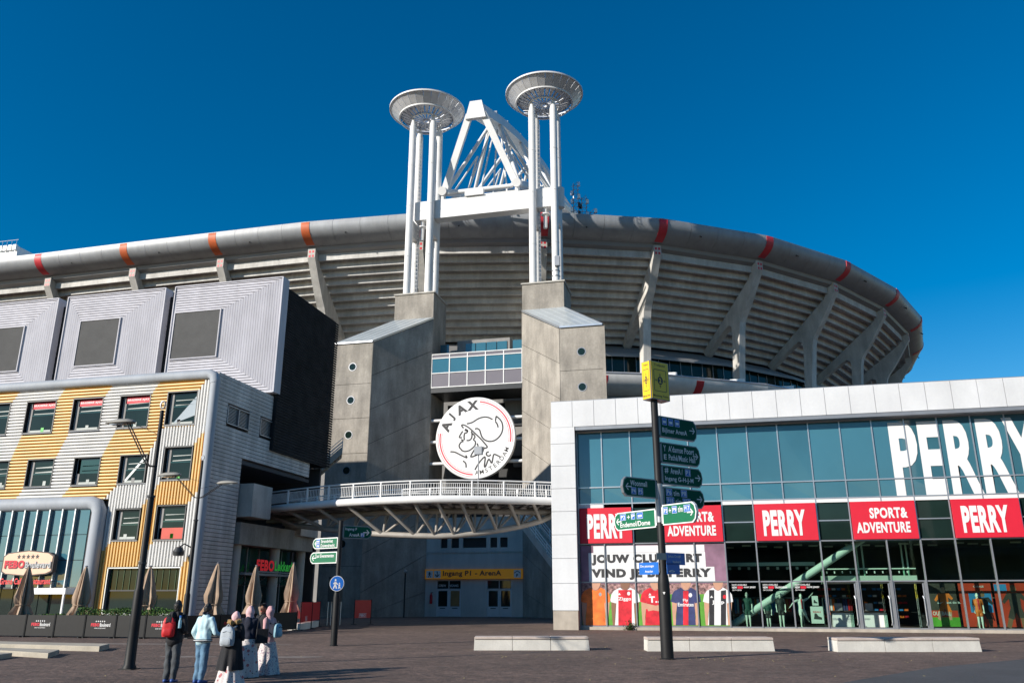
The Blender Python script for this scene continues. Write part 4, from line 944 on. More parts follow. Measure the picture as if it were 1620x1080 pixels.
# stickers on the shop window
for xx, s in ((.78,'AWAY JERSEY'),(2.45,'TRAINWEAR'),(4.15,'HOME JERSEY')):
    yy = YG - .005
    put_text('NOW AVAILABLE', (xx,yy,2.40), (1,0,0), (0,0,1), .09, 'white_print', ps, w=.8); put_text('NEW', (xx,yy,2.25), (1,0,0), (0,0,1), .11, 'white_print', ps, w=.26, bold=.03)
    MB().box(xx+.29,xx+.58,yy-.002,yy+.002,2.24,2.37).build('sticker', 'red_panel', ps); put_text(s, (xx+.62,yy,2.25), (1,0,0), (0,0,1), .11, 'white_print', ps, w=.66, bold=.03); put_text('2019-2020', (xx,yy,2.13), (1,0,0), (0,0,1), .07, 'white_print', ps, w=.5)
# poster of headless players behind the glass
po = thing('window_poster', 'shop window poster of five football shirts with big slogan text', 'poster', (-3.5,49.7,.2))
YP = YG - .03
def q7(x, y, d=0.): p = at(900 + x/5.786, 850 + y/5.786, YP); return (p[0], YP - .02 - d, p[1])
def pl(pts, m, d=0., name='print_shape', par=None):
    mb = MB(); mb.poly([q7(x, y, d) for x, y in pts]); return mb.build(name, m, par or po)
def rect(x0, z0, x1, z1, m, d=0., name='print_shape', par=None):
    mb = MB(); mb.poly([(x0,YP-.015-d,z0),(x1,YP-.015-d,z0),(x1,YP-.015-d,z1),(x0,YP-.015-d,z1)]); return mb.build(name, m, par or po)
MB().box(-7.78,.62,YP-.012,YP,.24,4.70).build('sheet', 'night_purple', po)
rect(-7.75,.25,.6,1.95,'pitch_green'); rect(-7.75,1.95,.6,2.52,'crowd')
rect(-7.0,4.28,-.6,4.66,'white_print',.001,'stand_lights'); rect(-7.3,3.42,-.58,4.27,'white_print',.002); rect(-7.3,2.6,-.12,3.44,'white_print',.0025)
put_text('JOUW CLUBSHIRT', (-7.12,YP-.022,3.56), (1,0,0), (0,0,1), .62, 'ink', po, w=6.35, bold=.07); put_text('VIND JE BIJ PERRY', (-7.15,YP-.022,2.74), (1,0,0), (0,0,1), .62, 'ink', po, w=6.85, bold=.07)
def player(x, shirt, skin, sleeves=None, stripe=None):
    dz = .004
    B = lambda dx, y: (x+dx, y)
    pl([B(-48,405),B(48,405),B(40,440),B(22,470),B(0,482),B(-22,470),B(-40,440)], skin, dz)       # chin and neck
    for s in (-1, 1):
        pl([B(s*70,560),B(s*128,570),B(s*125,650),B(s*118,740),B(s*112,800),B(s*86,800),B(s*92,720),B(s*82,640)], skin, dz)
        pl([B(s*38,462),B(s*100,482),B(s*126,520),B(s*138,585),B(s*84,600),B(s*70,540)], sleeves or shirt, dz+.002)
    pl([B(-46,455),B(-20,478),B(0,486),B(20,478),B(46,455),B(88,478),B(80,600),B(92,800),B(-92,800),B(-80,600),B(-88,478)], shirt, dz+.003)
    for a, b, m in stripe or (): pl([B(a,486 if abs(a) < 30 else 478),B(b,486 if abs(b) < 30 else 478),B(b,800),B(a,800)], m, dz+.004)
def q7t(s, x, y, h, w, m, bold=.03):
    a = q7(x, y, .012); b = q7(x+w, y, .012); c = q7(x, y-h, .012); put_text(s, a, (1,0,0), (0,0,1), c[2]-a[2], m, po, w=b[0]-a[0], bold=bold, name='sponsor_lettering')
player(245,'shirt_orange','skin_print'); player(515,'white_print','skin_print_dark','white_print',((-62,62,'shirt_red'),)); player(790,'shirt_red','skin_print'); player(1070,'shirt_navy','skin_print',None,((-24,24,'shirt_red'),)); player(1365,'white_print','skin_print','white_print',((-82,-34,'shirt_black'),(26,74,'shirt_black')))
pl([(705,600),(880,640),(870,680),(700,650)], 'skin_print', .009); pl([(880,600),(720,640),(725,672),(890,640)], 'skin_print', .0095)
q7t('Ziggo',452,582,40,120,'white_print'); q7t('T...',735,595,60,120,'white_print',.05); q7t('Fly',1045,590,32,48,'white_print'); q7t('Emirates',998,628,34,145,'white_print'); q7t('Jeep',1312,612,40,112,'white_print',.04)
for cx_, cy_, r, m in ((287,518,14,'silver'),(548,510,15,'white_print'),(830,512,12,'white_print'),(1112,525,17,'white_print'),(1425,540,16,'shirt_red')): pl([(cx_+r*math.cos(k*.785),cy_+r*1.2*math.sin(k*.785)) for k in range(8)], m, .012, 'crest')
for cx_, cy_ in ((462,515),(742,518),(1306,540)): pl([(cx_-14,cy_+9),(cx_,cy_-12),(cx_+14,cy_+9)], 'white_print', .012, 'crest')
# right-hand sports posters
np_ = thing('window_poster', 'red and orange sports poster of a running player beside the shop doors', 'poster', (13.5,49.7,.2))
YP = YG + 1.0
rect(11.0,.28,12.5,2.5,'poster_dark',0,'sheet',np_); rect(11.0,.28,12.5,.75,'pitch_green',.001,par=np_); rect(11.05,.75,12.45,1.1,'poster_red',.0012,par=np_)
rect(12.64,.28,14.25,2.5,'poster_red',0,'sheet',np_); rect(13.1,1.0,14.2,2.0,'poster_blue',.001,par=np_); rect(14.38,.28,15.98,2.5,'poster_red',0,'sheet',np_); rect(14.4,2.1,15.0,2.45,'poster_blue',.001,par=np_); rect(16.1,.28,17.7,2.5,'stripe_orange',0,'sheet',np_)
def fig(x, z, s, m, skin, d=.003):
    def P(pts, mm, dd): 
        mb = MB(); mb.poly([(x+a*s, YP-.016-d-dd, z+b*s) for a, b in pts]); mb.build('print_shape', mm, np_)
    P([(-.09,1.0),(-.06,.93),(.06,.93),(.09,1.0),(.07,1.12),(0,1.16),(-.07,1.12)], skin, .001)
    P([(-.2,.9),(.2,.92),(.34,.72),(.28,.66),(.16,.76),(.15,.45),(-.15,.45),(-.16,.74),(-.3,.6),(-.36,.66)], m, .002)
    P([(-.16,.46),(.16,.46),(.24,.2),(.05,.18),(-.02,.34),(-.1,.14),(-.26,.2)], m, .003)
    P([(.08,.2),(.22,.2),(.2,-.1),(.1,-.1)], skin, .0015); P([(-.24,.2),(-.12,.16),(-.22,-.12),(-.33,-.06)], skin, .0015)
fig(11.85,.75,1.35,'shirt_orange','skin_print'); fig(13.75,.4,1.5,'shirt_black','skin_print_dark'); fig(15.3,.4,1.75,'poster_dark','skin_print_dark'); fig(17.0,.4,1.6,'shirt_navy','skin_print')
put_text('Just do it.', (11.9,YP-.03,1.42), (1,0,0), (0,0,1), .15, 'white_print', np_, w=.75, bold=.02)
mb = MB(); mb.poly([(11.5,YP-.03,1.48),(11.54,YP-.03,1.44),(11.62,YP-.03,1.44),(11.84,YP-.03,1.56),(11.62,YP-.03,1.48),(11.55,YP-.03,1.49),(11.54,YP-.03,1.53)]); mb.build('print_shape', 'white_print', np_)
put_text('CHANGE', (13.4,YP-.03,2.28), (1,0,0), (0,0,1), .1, 'white_print', np_, w=.5); put_text('OUTBALL', (11.2,YP-.03,.85), (1,0,0), (0,0,1), .2, 'white_print', np_, w=.9)
# leaflet boards
for n_, (x0, z0, x1, z1, lb) in enumerate(((4.98,1.35,5.3,1.85,'small white picture board in the shop window'),(4.85,.42,5.5,1.3,'white board with a dark shoe picture in the shop window'))):
    b_ = thing('display_board', lb, 'board', (x0,YG+.1,z0), 'boards in the shop window'); MB().box(x0,x1,YG+.1,YG+.14,z0,z1).build('panel', 'white_print', b_)
    mb = MB(); w = x1-x0; mb.poly([(x0+w*a,YG+.095,z0+(z1-z0)*c) for a, c in ((.2,.25),(.85,.22),(.85,.35),(.6,.42),(.45,.58),(.3,.6),(.25,.4))]); mb.build('print_shape', 'ink', b_)
    if n_: put_text('DEALS', (x0+.12,YG+.095,z0+.55), (1,0,0), (0,0,1), .09, 'red_panel', b_, w=.4, bold=.03)

# ------------------------------------------------------------------ buildings across the square, behind the viewer: they show as reflections in the shop glass
def facing_block(x0, x1, y, h, bays, floors, label, m, bow):
    t = thing('facing_building', label, 'building', ((x0+x1)/2, y, 0), 'buildings reflected in the shop glass'); n = bays
    def P(u, k, z): x = x0 + (x1-x0)*u; return (x, y + bow*math.sin(math.pi*u) + k, z)
    for f in range(floors):
        z0, z1 = h*f/floors, h*(f+1)/floors
        for i in range(n):
            u0, u1 = i/n, (i+1)/n
            mb = MB(); mb.prism([P(u0,0,z0),P(u1,0,z0),P(u1,0,z0+(z1-z0)*.38),P(u0,0,z0+(z1-z0)*.38)], (0,-.4,0)); mb.build('spandrel', m, t)
            mb = MB(); mb.prism([P(u0+.04/n,-.2,z0+(z1-z0)*.38),P(u1-.04/n,-.2,z0+(z1-z0)*.38),P(u1-.04/n,-.2,z1),P(u0+.04/n,-.2,z1)], (0,-.1,0)); mb.build('window_pane', 'glass_green' if (i+f) % 3 else 'glass_dark', t)
            mb = MB(); mb.prism([P(u0,0,z0+(z1-z0)*.38),P(u0+.08/n,0,z0+(z1-z0)*.38),P(u0+.08/n,0,z1),P(u0,0,z1)], (0,-.4,0)); mb.build('pier', m, t)
    mb = MB(); mb.prism([P(i/12,-.45,0) for i in range(13)] + [(x1, y-16, 0), (x0, y-16, 0)], (0,0,h)); mb.build('core', 'wall_grey', t)
    mb = MB(); mb.prism([P(i/12,.15,h) for i in range(13)] + [(x1, y-16, h), (x0, y-16, h)], (0,0,.8)); mb.build('roof', m, t)
facing_block(33, 62, -42, 31, 9, 8, 'pale curved office building seen only reflected behind the giant letters', 'concrete_pale', 7)
facing_block(-14, 31, -50, 13, 14, 4, 'low grey building seen only reflected in the lower shop windows', 'wall_grey', 0)

# ------------------------------------------------------------------ figures: blob builder shared by mannequins and people
TMP = bpy.data.scenes.new('workbench'); TVL = TMP.view_layers[0]
def ell(c, ax, ay, n=12): return [c + ax*math.cos(2*math.pi*k/n) + ay*math.sin(2*math.pi*k/n) for k in range(n)]
def chain(mb, pts, n=12):
    """closed tapered limb through (x, y, z, rx[, ry])"""
    P = [V(p[:3]) for p in pts]; r = [(p[3], p[4] if len(p) > 4 else p[3]) for p in pts]; rings = []
    for i in range(len(P)):
        t = ((P[min(i+1, len(P)-1)] - P[i]) + (P[i] - P[max(i-1, 0)])).normalized()
        sx = Vector((1,0,0)) if abs(t.x) < .92 else Vector((0,1,0)); sx = (sx - t*sx.dot(t)).normalized(); sy = t.cross(sx)
        if i == 0: rings += [ell(P[0] - t*r[0][1]*.85, sx*r[0][0]*.3, sy*r[0][1]*.3, n), ell(P[0] - t*r[0][1]*.5, sx*r[0][0]*.8, sy*r[0][1]*.8, n)]
        rings.append(ell(P[i], sx*r[i][0], sy*r[i][1], n))
        if i == len(P)-1: rings += [ell(P[i] + t*r[i][1]*.5, sx*r[i][0]*.8, sy*r[i][1]*.8, n), ell(P[i] + t*r[i][1]*.85, sx*r[i][0]*.3, sy*r[i][1]*.3, n)]
    mb.loft(rings)
def blob(chains, name, m, parent, vox=.012, wr=0., wf=14., smooth_it=3, remesh=True):
    mb = MB()
    for c in chains: chain(mb, c)
    me = bpy.data.meshes.new(name); me.from_pydata(mb.v, [], mb.f); me.update(); o = bpy.data.objects.new(name, me); TMP.collection.objects.link(o)
    if remesh:
        md = o.modifiers.new('r', 'REMESH'); md.mode = 'VOXEL'; md.voxel_size = vox
        if smooth_it: s = o.modifiers.new('s', 'SMOOTH'); s.factor = .5; s.iterations = smooth_it
    TVL.update(); me2 = bpy.data.meshes.new_from_object(o.evaluated_get(TVL.depsgraph)); bpy.data.objects.remove(o); bpy.data.meshes.remove(me)
    if wr:
        for v in me2.vertices: v.co += v.normal * wr * (noise.noise(v.co*Vector((wf, wf, wf*.55)) if False else Vector((v.co.x*wf, v.co.y*wf, v.co.z*wf*.6))))
    me2.materials.clear(); me2.materials.append(M[m]); me2.shade_smooth(); me2.name = name
    return link(name, me2, parent)
def body_chains(J, sk=1.0, hands=True, legs=True):
    """whole body; J holds joints in metres, x to the figure's right, y ahead"""
    C = []; H = J['H']; k = H/1.75; hc = V(J['head']); fw = Vector((math.sin(J.get('turn', 0)), math.cos(J.get('turn', 0)), -J.get('nod', 0))).normalized()
    C.append([(hc.x-fw.x*.01, hc.y-fw.y*.01, hc.z-.085*k, .055*k,.065*k),(hc.x, hc.y, hc.z-.05*k,.07*k,.085*k),(hc.x, hc.y, hc.z,.078*k,.098*k),(hc.x-fw.x*.008, hc.y-fw.y*.008, hc.z+.05*k,.076*k,.094*k),(hc.x-fw.x*.012, hc.y-fw.y*.012, hc.z+.085*k,.055*k,.07*k)])
    nz = hc + fw*.098*k; C.append([(nz.x, nz.y, nz.z+.02*k,.011*k),(nz.x+fw.x*.018*k, nz.y+fw.y*.018*k, nz.z-.02*k,.016*k)])
    ch = hc + fw*.07*k; C.append([(ch.x, ch.y, ch.z-.085*k,.03*k),(ch.x, ch.y, ch.z-.1*k,.026*k)])
    sd = Vector((fw.y, -fw.x, 0))
    for s in (-1, 1): e = hc + sd*s*.08*k; C.append([(e.x, e.y, e.z+.02*k,.012*k,.022*k),(e.x, e.y, e.z-.02*k,.012*k,.02*k)])
    nk = V(J['neck']); C.append([(*nk, .062*k,.06*k),(hc.x*.5+nk.x*.5, hc.y*.5+nk.y*.5, hc.z*.5+nk.z*.5-.02, .054*k,.056*k),(hc.x, hc.y, hc.z-.07*k,.052*k,.056*k)])
    C.append(J['torso'])
    for s in ('r', 'l'):
        a, b, c = V(J['sh'+s]), V(J['el'+s]), V(J['ha'+s])
        C.append([(*a,.055*k),(*(a.lerp(b,.5)),.047*k),(*b,.040*k)]); C.append([(*b,.040*k),(*(b.lerp(c,.35)),.038*k),(*c,.025*k)])
        if hands:
            d = (c-b).normalized(); sx = d.orthogonal().normalized() if abs(d.z) > .95 else Vector((0,0,1)).cross(d).normalized(); up = sx.cross(d)
            C.append([(*c,.026*k,.018*k),(*(c+d*.05*k),.038*k,.016*k),(*(c+d*.085*k),.036*k,.014*k)])
            for q, ln in ((-1.5,.062),(-.5,.075),(.5,.07),(1.5,.055)):
                p1 = c + d*.088*k + sx*q*.019*k; p2 = p1 + d*ln*.5*k - up*.006; p3 = p2 + d*ln*.4*k - up*.022*k; C.append([(*p1,.0085*k),(*p2,.008*k),(*p3,.007*k)])
            th = c + d*.03*k - sx*.03*k; C.append([(*th,.011*k),(*(th + d*.035*k - sx*.025*k - up*.008),.0095*k),(*(th + d*.062*k - sx*.03*k - up*.02),.008*k)])
        if legs:
            h, kn, an = V(J['hp'+s]), V(J['kn'+s]), V(J['an'+s])
            C.append([(*h,.085*k),(*(h.lerp(kn,.5)),.072*k),(*kn,.055*k)]); C.append([(*kn,.055*k),(*(kn.lerp(an,.35)),.054*k),(*an,.036*k)]); f = V(J.get('foot', (0,1,0))); C.append([(*(an-Vector((0,0,.03))),.035*k),(*(an+f*.09*k-Vector((0,0,.05*k))),.038*k,.026*k),(*(an+f*.16*k-Vector((0,0,.055*k))),.034*k,.02*k)])
    return C
def standing(H, lean=0., arms=None, nod=0., turn=0., spread=.085, wide=1.0):
    k = H/1.75
    J = dict(H=H, nod=nod, turn=turn, head=(0, lean+.02+nod*.05, 1.625*k), neck=(0, lean-.005, 1.47*k))
    J['torso'] = [(0,lean-.01,1.46*k,.10*k*wide,.065*k),(0,lean-.015,1.40*k,.17*k*wide,.09*k),(0,lean-.005,1.27*k,.165*k*wide,.112*k),(0,lean*.6,1.12*k,.145*k*wide,.10*k),(0,0,.98*k,.155*k*wide,.108*k),(0,-.01,.88*k,.165*k*wide,.115*k)]
    for s, q in (('r', 1), ('l', -1)):
        J['sh'+s] = (q*.175*k*wide, lean-.01, 1.41*k); J['el'+s] = (q*.235*k, lean-.04, 1.12*k); J['ha'+s] = (q*.22*k, lean+.05, .88*k)
        J['hp'+s] = (q*.085*k, 0, .90*k); J['kn'+s] = (q*spread*k, .025*k, .49*k); J['an'+s] = (q*spread*k, -.01, .085*k)
    if arms: J.update({a: tuple(c*k for c in b) for a, b in arms.items()})
    return J
# shop window mannequins
def mannequin(x, y, H, rz, shirt, shorts, label, arms=None, kick=False):
    t = thing('mannequin', label, 'mannequin', (0,0,0), 'mannequins in the shop window'); J = standing(H, arms=arms)
    if kick: J['knl'] = (-.22,.05,.52); J['anl'] = (-.42,-.22,.35); J['knr'] = (.1,.1,.48)
    C = body_chains(J); blob(C, 'body', 'mannequin', t, .017)
    blob([[(a,b,c,r*1.1,q*1.14) for a,b,c,r,q in J['torso'][:5]]] + [[(*J['sh'+s],.07),(*V(J['sh'+s]).lerp(V(J['el'+s]),.7),.062)] for s in 'rl'], 'shirt', shirt, t, .02, .006)
    blob([[(0,0,1.0*H/1.75,.165,.12),(0,0,.86*H/1.75,.175,.13)]] + [[(*J['hp'+s],.10),(*V(J['hp'+s]).lerp(V(J['kn'+s]),.6),.095)] for s in 'rl'], 'shorts', shorts, t, .02, .005)
    if 'red' in label: blob([[(a,b+.012,c,r*.55,q*1.14) for a,b,c,r,q in J['torso'][:5]]], 'shirt_panel', 'shirt_red', t, .02, .003)
    mb = MB(); mb.rev((0,0,0), [(0,0),(.2,0),(.2,.02),(0,.02)], 20); mb.build('base_plate', 'grey_metal', t)
    move_thing(t, (x, y, .18), rz); return t
mannequin(1.55,50.5,1.86,R(178),'shirt_green','shirt_green','mannequin in dark green shirt under the AWAY JERSEY sticker')
mannequin(2.65,50.6,1.45,R(172),'shirt_green','shirt_black','short child-size mannequin in green under the TRAINWEAR sticker', dict(elr=(.25,.0,1.12),har=(.2,.2,.95)))
mannequin(3.35,50.5,1.84,R(183),'shirt_black','shirt_black','tall mannequin in black jacket under the TRAINWEAR sticker')
mannequin(4.45,50.5,1.78,R(195),'white_print','white_print','kicking mannequin in red and white shirt with one arm raised', dict(elr=(.42,.05,1.33),har=(.6,.0,1.1),ell=(-.40,.02,1.52),hal=(-.62,.0,1.72)), True)
mannequin(13.35,50.25,1.8,R(180),'shirt_orange','shirt_orange','mannequin in orange kit in front of the red sports poster')
mannequin(16.4,50.25,1.78,R(180),'interior_light','interior_light','pale mannequin at the far end of the shop window')

# ------------------------------------------------------------------ benches
def bench(p0, p1, label, nseg=3):
    p0, p1 = Vector(p0), Vector(p1); L = (p1-p0).length; a = math.atan2(p1.y-p0.y, p1.x-p0.x)
    t = thing('bench', label, 'bench', (0,0,0), 'long pale concrete benches on the square')
    for k in range(nseg):
        x0, x1 = L*k/nseg + .008, L*(k+1)/nseg - .008
        e0, e1 = (.012 if k == 0 else 0), (.03 if k == nseg-1 else 0)
        mb = MB(); mb.loft([[(x0-e0,0,.0),(x1+e1,0,.0),(x1+e1,.85,.0),(x0-e0,.85,.0)],[(x0,.02,.36),(x1,.02,.36),(x1,.83,.36),(x0,.83,.36)]]); mb.build('block', 'bench_concrete', t)
        mb = MB(); mb.loft([[(x0+b,-.015+b,z),(x1-b,-.015+b,z),(x1-b,.865-b,z),(x0+b,.865-b,z)] for z, b in ((.37,.0),(.43,.0),(.445,.015))]); mb.build('seat_slab', 'bench_top', t)
    move_thing(t, (p0.x, p0.y, 0), a)
bench((-8.44,29.46), (-4.53,30.4), 'pale concrete bench nearest the footbridge, left of the signpost')
bench((-2.49,30.34), (1.73,31.35), 'pale concrete bench behind the black signpost base')
bench((3.81,31.45), (8.56,32.7), 'long pale concrete bench in front of the shop doors')

# ------------------------------------------------------------------ signposts
def blade(t, px_, py_, d, z0, z1, L, tip, lines, m, gap=.16, frame='sign_frame', side=1):
    """finger board from the pole along unit direction d; lines: (kind, text, row, x fraction...)"""
    d = Vector(d).normalized(); n = Vector((d.y, -d.x)); 
    if n.dot(Vector((-px_, -py_))) < 0: n = -n
    right = Vector((-n.y, n.x)); sg = 1 if right.dot(d) > 0 else -1
    P = lambda u, z, k: (px_ + d.x*u + n.x*k, py_ + d.y*u + n.y*k, z); zm = (z0+z1)/2; hz = (z1-z0)/2
    def outline(e):
        u1 = gap + L - e; return [(gap+e, z0+e), (u1-.16, z0+e), (u1-.05, z0+hz*.35+e*.3), (u1, zm), (u1-.05, z1-hz*.35-e*.3), (u1-.16, z1-e), (gap+e, z1-e)]
    mb = MB(); mb.prism([P(u, z, -.05) for u, z in outline(0)], (n*.1).to_3d()); b = mb.build('finger_board', frame, t)
    mb = MB(); mb.prism([P(u, z, .05) for u, z in outline(.035)], (n*.006).to_3d()); mb.build('face', m, b)
    mb = MB(); mb.obox(P(gap/2+.02, zm, 0), (d*(gap/2+.06)).to_3d(), (n*.045).to_3d(), (0,0,hz*.8)); mb.build('bracket', frame, b)
    f2 = lambda a, z: P(a, z, .0615); mb = MB(); ue = gap + L - .13
    ribbon(mb, [(ue-.24, zm), (ue, zm)], .035, f2); ribbon(mb, [(ue-.1, zm+.1), (ue, zm), (ue-.1, zm-.1)], .035, f2); mb.build('arrow', 'white_print', b)
    r3 = right.to_3d(); h = (z1-z0)
    for kind, s, fx, fz, fw, fh in lines:      # fx measured from the reader's left end of the board, as a share of L
        u = gap + (fx if sg > 0 else 1 - fx)*L
        o = V(P(u, z0 + fz*h, .0625))
        if kind == 't': put_text(s, o, r3, (0,0,1), fh*h, 'white_print', b, w=fw*L, bold=.018)
        else:
            c = MB(); c.add([o, o + r3*fw*L, o + r3*fw*L + Vector((0,0,fh*h)), o + Vector((0,0,fh*h))], [(0,1,2,3)]); pb = c.build('plate', 'sign_blue', b)
            nn = n.to_3d()*.002; i0 = o + nn
            ed = MB(); q = lambda a, z: i0 + r3*a + Vector((0,0,z)); ww, hh = fw*L, fh*h
            ribbon(ed, [(.01,.01),(ww-.01,.01),(ww-.01,hh-.01),(.01,hh-.01)], .012, q, True); ed.build('plate_border', 'white_print', pb)
            if s: put_text(s, o + r3*ww*.14 + Vector((0,0,hh*.2)) + nn, r3, (0,0,1), hh*.6, 'white_print', pb, w=ww*.72, bold=.02)
            else:
                mb2 = MB(); mb2.add([i0 + r3*ww*.2 + Vector((0,0,hh*.28)), i0 + r3*ww*.8 + Vector((0,0,hh*.28)), i0 + r3*ww*.8 + Vector((0,0,hh*.62)), i0 + r3*ww*.2 + Vector((0,0,hh*.62))], [(0,1,2,3)]); mb2.build('pictogram', 'white_print', pb)
D1, D2 = Vector((.664,.745)), Vector((.744,-.668))
PX, PY = -1.61, 26.62
sp = thing('signpost', 'tall black signpost with many green finger boards and yellow meeting point box', 'signpost', (PX,PY,0))
mb = MB(); mb.rev((PX,PY,0), [(.24,0),(.24,.02),(.19,.04),(.18,2.15),(.15,2.4),(.115,2.5),(.115,8.0)], 20, True); mb.build('pole', 'black_paint', sp, smooth=35)
mb = MB(); mb.rev((PX,PY,0), [(.125,4.0),(.125,5.2)], 16); mb.build('collar', 'grey_metal', sp, smooth=35)
blade(sp, PX, PY, D1, 6.72, 7.42, 1.72, 1, (('p','',.05,.58,.13,.34),('p','',.22,.58,.13,.34),('p','',.39,.58,.13,.34),('t','Bijlmer ArenA',.05,.16,.66,.3)), 'sign_green_shaded')
blade(sp, PX, PY, D1, 5.88, 6.56, 1.80, 1, (('t','Y',.05,.56,.06,.3),('t',"A'damse Poort",.17,.56,.66,.3),('t','E',.05,.18,.07,.24),('t','Pathé/Music Hall',.17,.17,.68,.28)), 'sign_green_shaded')
blade(sp, PX, PY, D1, 5.2, 5.82, 1.84, 1, (('t','#',.05,.58,.09,.3),('t','ArenA /',.19,.58,.3,.3),('p','P1',.55,.53,.14,.38),('t','Ingang G-H-J-M',.05,.14,.7,.3)), 'sign_green_shaded')
blade(sp, PX, PY, D1, 4.52, 5.12, 1.86, 1, (('p','P6',.05,.54,.15,.38),('t','t/m',.23,.57,.14,.28),('p','P8',.41,.54,.15,.38),('p','P18',.05,.1,.19,.38),('t','t/m',.27,.14,.14,.28),('p','P28',.44,.1,.2,.38)), 'sign_green_shaded')
blade(sp, PX, PY, -D1, 4.72, 5.32, 1.42, -1, (('t','Woonmall',.22,.56,.5,.28),('p','P4',.24,.12,.15,.36),('p','P5',.44,.12,.15,.36)), 'sign_green_shaded')
blade(sp, PX, PY, -D2, 3.86, 4.44, 1.95, -1, (('p','P2',.16,.54,.15,.36),('t','+',.34,.6,.06,.2),('p','P',.43,.54,.1,.36),('p','',.57,.54,.15,.36),('t','Endemol/Dome',.16,.16,.72,.28)), 'sign_green', frame='white_paint')
blade(sp, PX, PY, D2, 3.9, 4.52, 1.42, 1, (('p','P3',.04,.52,.14,.36),('t','+',.21,.58,.06,.22),('p','P9',.3,.52,.15,.36),('t','t/m',.48,.56,.14,.28),('p','P17',.65,.52,.19,.36)), 'sign_green', frame='white_paint')
# meeting point box
bc = V(PX, PY, 0) + V((D1.x*.12 - D2.x*.0, D1.y*.12, 0)); hx, hy = .42, .2
mb = MB(); mb.obox((bc.x,bc.y,8.55), (D1*hx).to_3d(), (D2*hy).to_3d(), (0,0,.64)); mp_ = mb.build('meeting_point_box', 'sign_frame', sp)
for d, n, hw, dn in ((D1, D2, .39, .203), (-D2, -D1, .18, .423)):
    n = n.normalized(); 
    if n.dot(Vector((-PX,-PY))) < 0: n = -n
    r = Vector((-n.y, n.x)); o = V(bc.x + n.x*dn, bc.y + n.y*dn, 8.55); sq = hw/.39; r3 = r.to_3d(); q = lambda a, z, k=.0: o + r3*a*sq + Vector((0,0,z)) + n.to_3d()*k
    mb = MB(); mb.prism([q(-.385,-.62),q(.385,-.62),q(.385,.62),q(-.385,.62)], (n*.008).to_3d()); fc = mb.build('yellow_face', 'yellow_sign', mp_)
    put_text('Trefpunt', q(0,.46,.011), r3, (0,0,1), .1, 'ink', fc, w=.5*sq, bold=.01, align='C'); put_text('Meeting Point', q(0,-.58,.011), r3, (0,0,1), .1, 'ink', fc, w=.68*sq, bold=.01, align='C')
    mb = MB(); ribbon(mb, [(-.25,-.36),(-.27,-.34),(-.27,.34),(-.25,.36),(.25,.36),(.27,.34),(.27,-.34),(.25,-.36)], .02, lambda a, z: q(a,z,.011), True)
    for a in range(4):
        c, s = [(0,1),(1,0),(0,-1),(-1,0)][a]; R2_ = lambda u, v: (c*u - s*v, s*u + c*v)
        ribbon(mb, [R2_(.25,0), R2_(.16,0)], .018, lambda a_, z_: q(a_,z_,.011)); ribbon(mb, [R2_(.2,.04), R2_(.16,0), R2_(.2,-.04)], .018, lambda a_, z_: q(a_,z_,.011))
    mb.poly([q(.12*math.cos(k*.3491), .14*math.sin(k*.3491), .012) for k in range(18)]); mb.build('pictogram', 'ink', fc)
    put_text('2', q(0,-.085,.014), r3, (0,0,1), .17, 'yellow_sign', fc, w=.1*sq, bold=.03, align='C')
# small blue street name plates
for (dd, z0, z1, L, s1, s2, m) in ((D1,2.72,3.08,.8,'Johan Cruijff','boulevard','sign_blue'),(-D1,2.86,3.06,.42,'','','sign_frame'),(-D2,2.44,2.8,.86,'De passage','Amsterdam','sign_blue'),(D1,2.44,2.78,.55,'','6','sign_blue')):
    n = Vector((dd.y,-dd.x)); 
    if n.dot(Vector((-PX,-PY))) < 0: n = -n
    r3 = Vector((-n.y, n.x, 0)); lo = V(PX + n.x*.17, PY + n.y*.17, 0) + (dd.to_3d()*.0); a = lo + (dd*L).to_3d(); 
    mb = MB(); mb.prism([lo + Vector((0,0,z0)), a + Vector((0,0,z0)), a + Vector((0,0,z1)), lo + Vector((0,0,z1))], (n*.015).to_3d()); nb_ = mb.build('street_name_plate', m, sp)
    st = (lo if r3.dot(dd.to_3d()) > 0 else a) + n.to_3d()*.018 + r3*.06
    if s1: put_text(s1, st + Vector((0,0,z0+.2)), r3, (0,0,1), .09, 'white_print', nb_, w=L*.7)
    if s2: put_text(s2, st + r3*.2*(L > .6) + Vector((0,0,z0+.06)), r3, (0,0,1), .07, 'white_print', nb_, w=min(L*.5,.35))
mb = MB(); mb.poly([(PX-.03-.05*0,PY-.185,1.92),(PX+.05,PY-.186,1.92),(PX+.01,PY-.186,1.84)]); mb.build('sticker', 'white_print', sp)

QX, QY = -14.40, 30.85
s2_ = thing('signpost', 'black signpost with two white framed green boards and round blue pedestrian sign', 'signpost', (QX,QY,0))
mb = MB(); mb.rev((QX,QY,0), [(.16,0),(.16,.03),(.125,.05),(.125,1.75),(.10,1.95),(.085,2.0),(.085,4.68)], 16, True); mb.build('pole', 'black_paint', s2_, smooth=35)
WD = Vector((-.93,.36))
blade(s2_, QX, QY, WD, 3.62, 4.04, 1.42, -1, (('p','',.16,.1,.14,.4),('p','',.16,.52,.14,.4),('t','Strandvliet',.34,.54,.48,.3),('t','Duivendrecht',.34,.14,.56,.3)), 'sign_green', .08, 'white_paint')
blade(s2_, QX, QY, WD, 3.05, 3.49, 1.52, -1, (('t','Taxi Evenementen',.2,.52,.7,.3),), 'sign_green', .08, 'white_paint')
blade(s2_, QX, QY, Vector((.72,.69)), 4.0, 4.5, 1.2, 1, (('t','Ingang F',.06,.58,.4,.26),('t','ArenA',.2,.16,.36,.26),('p','P1',.6,.14,.13,.32)), 'sign_green_shaded', .1)
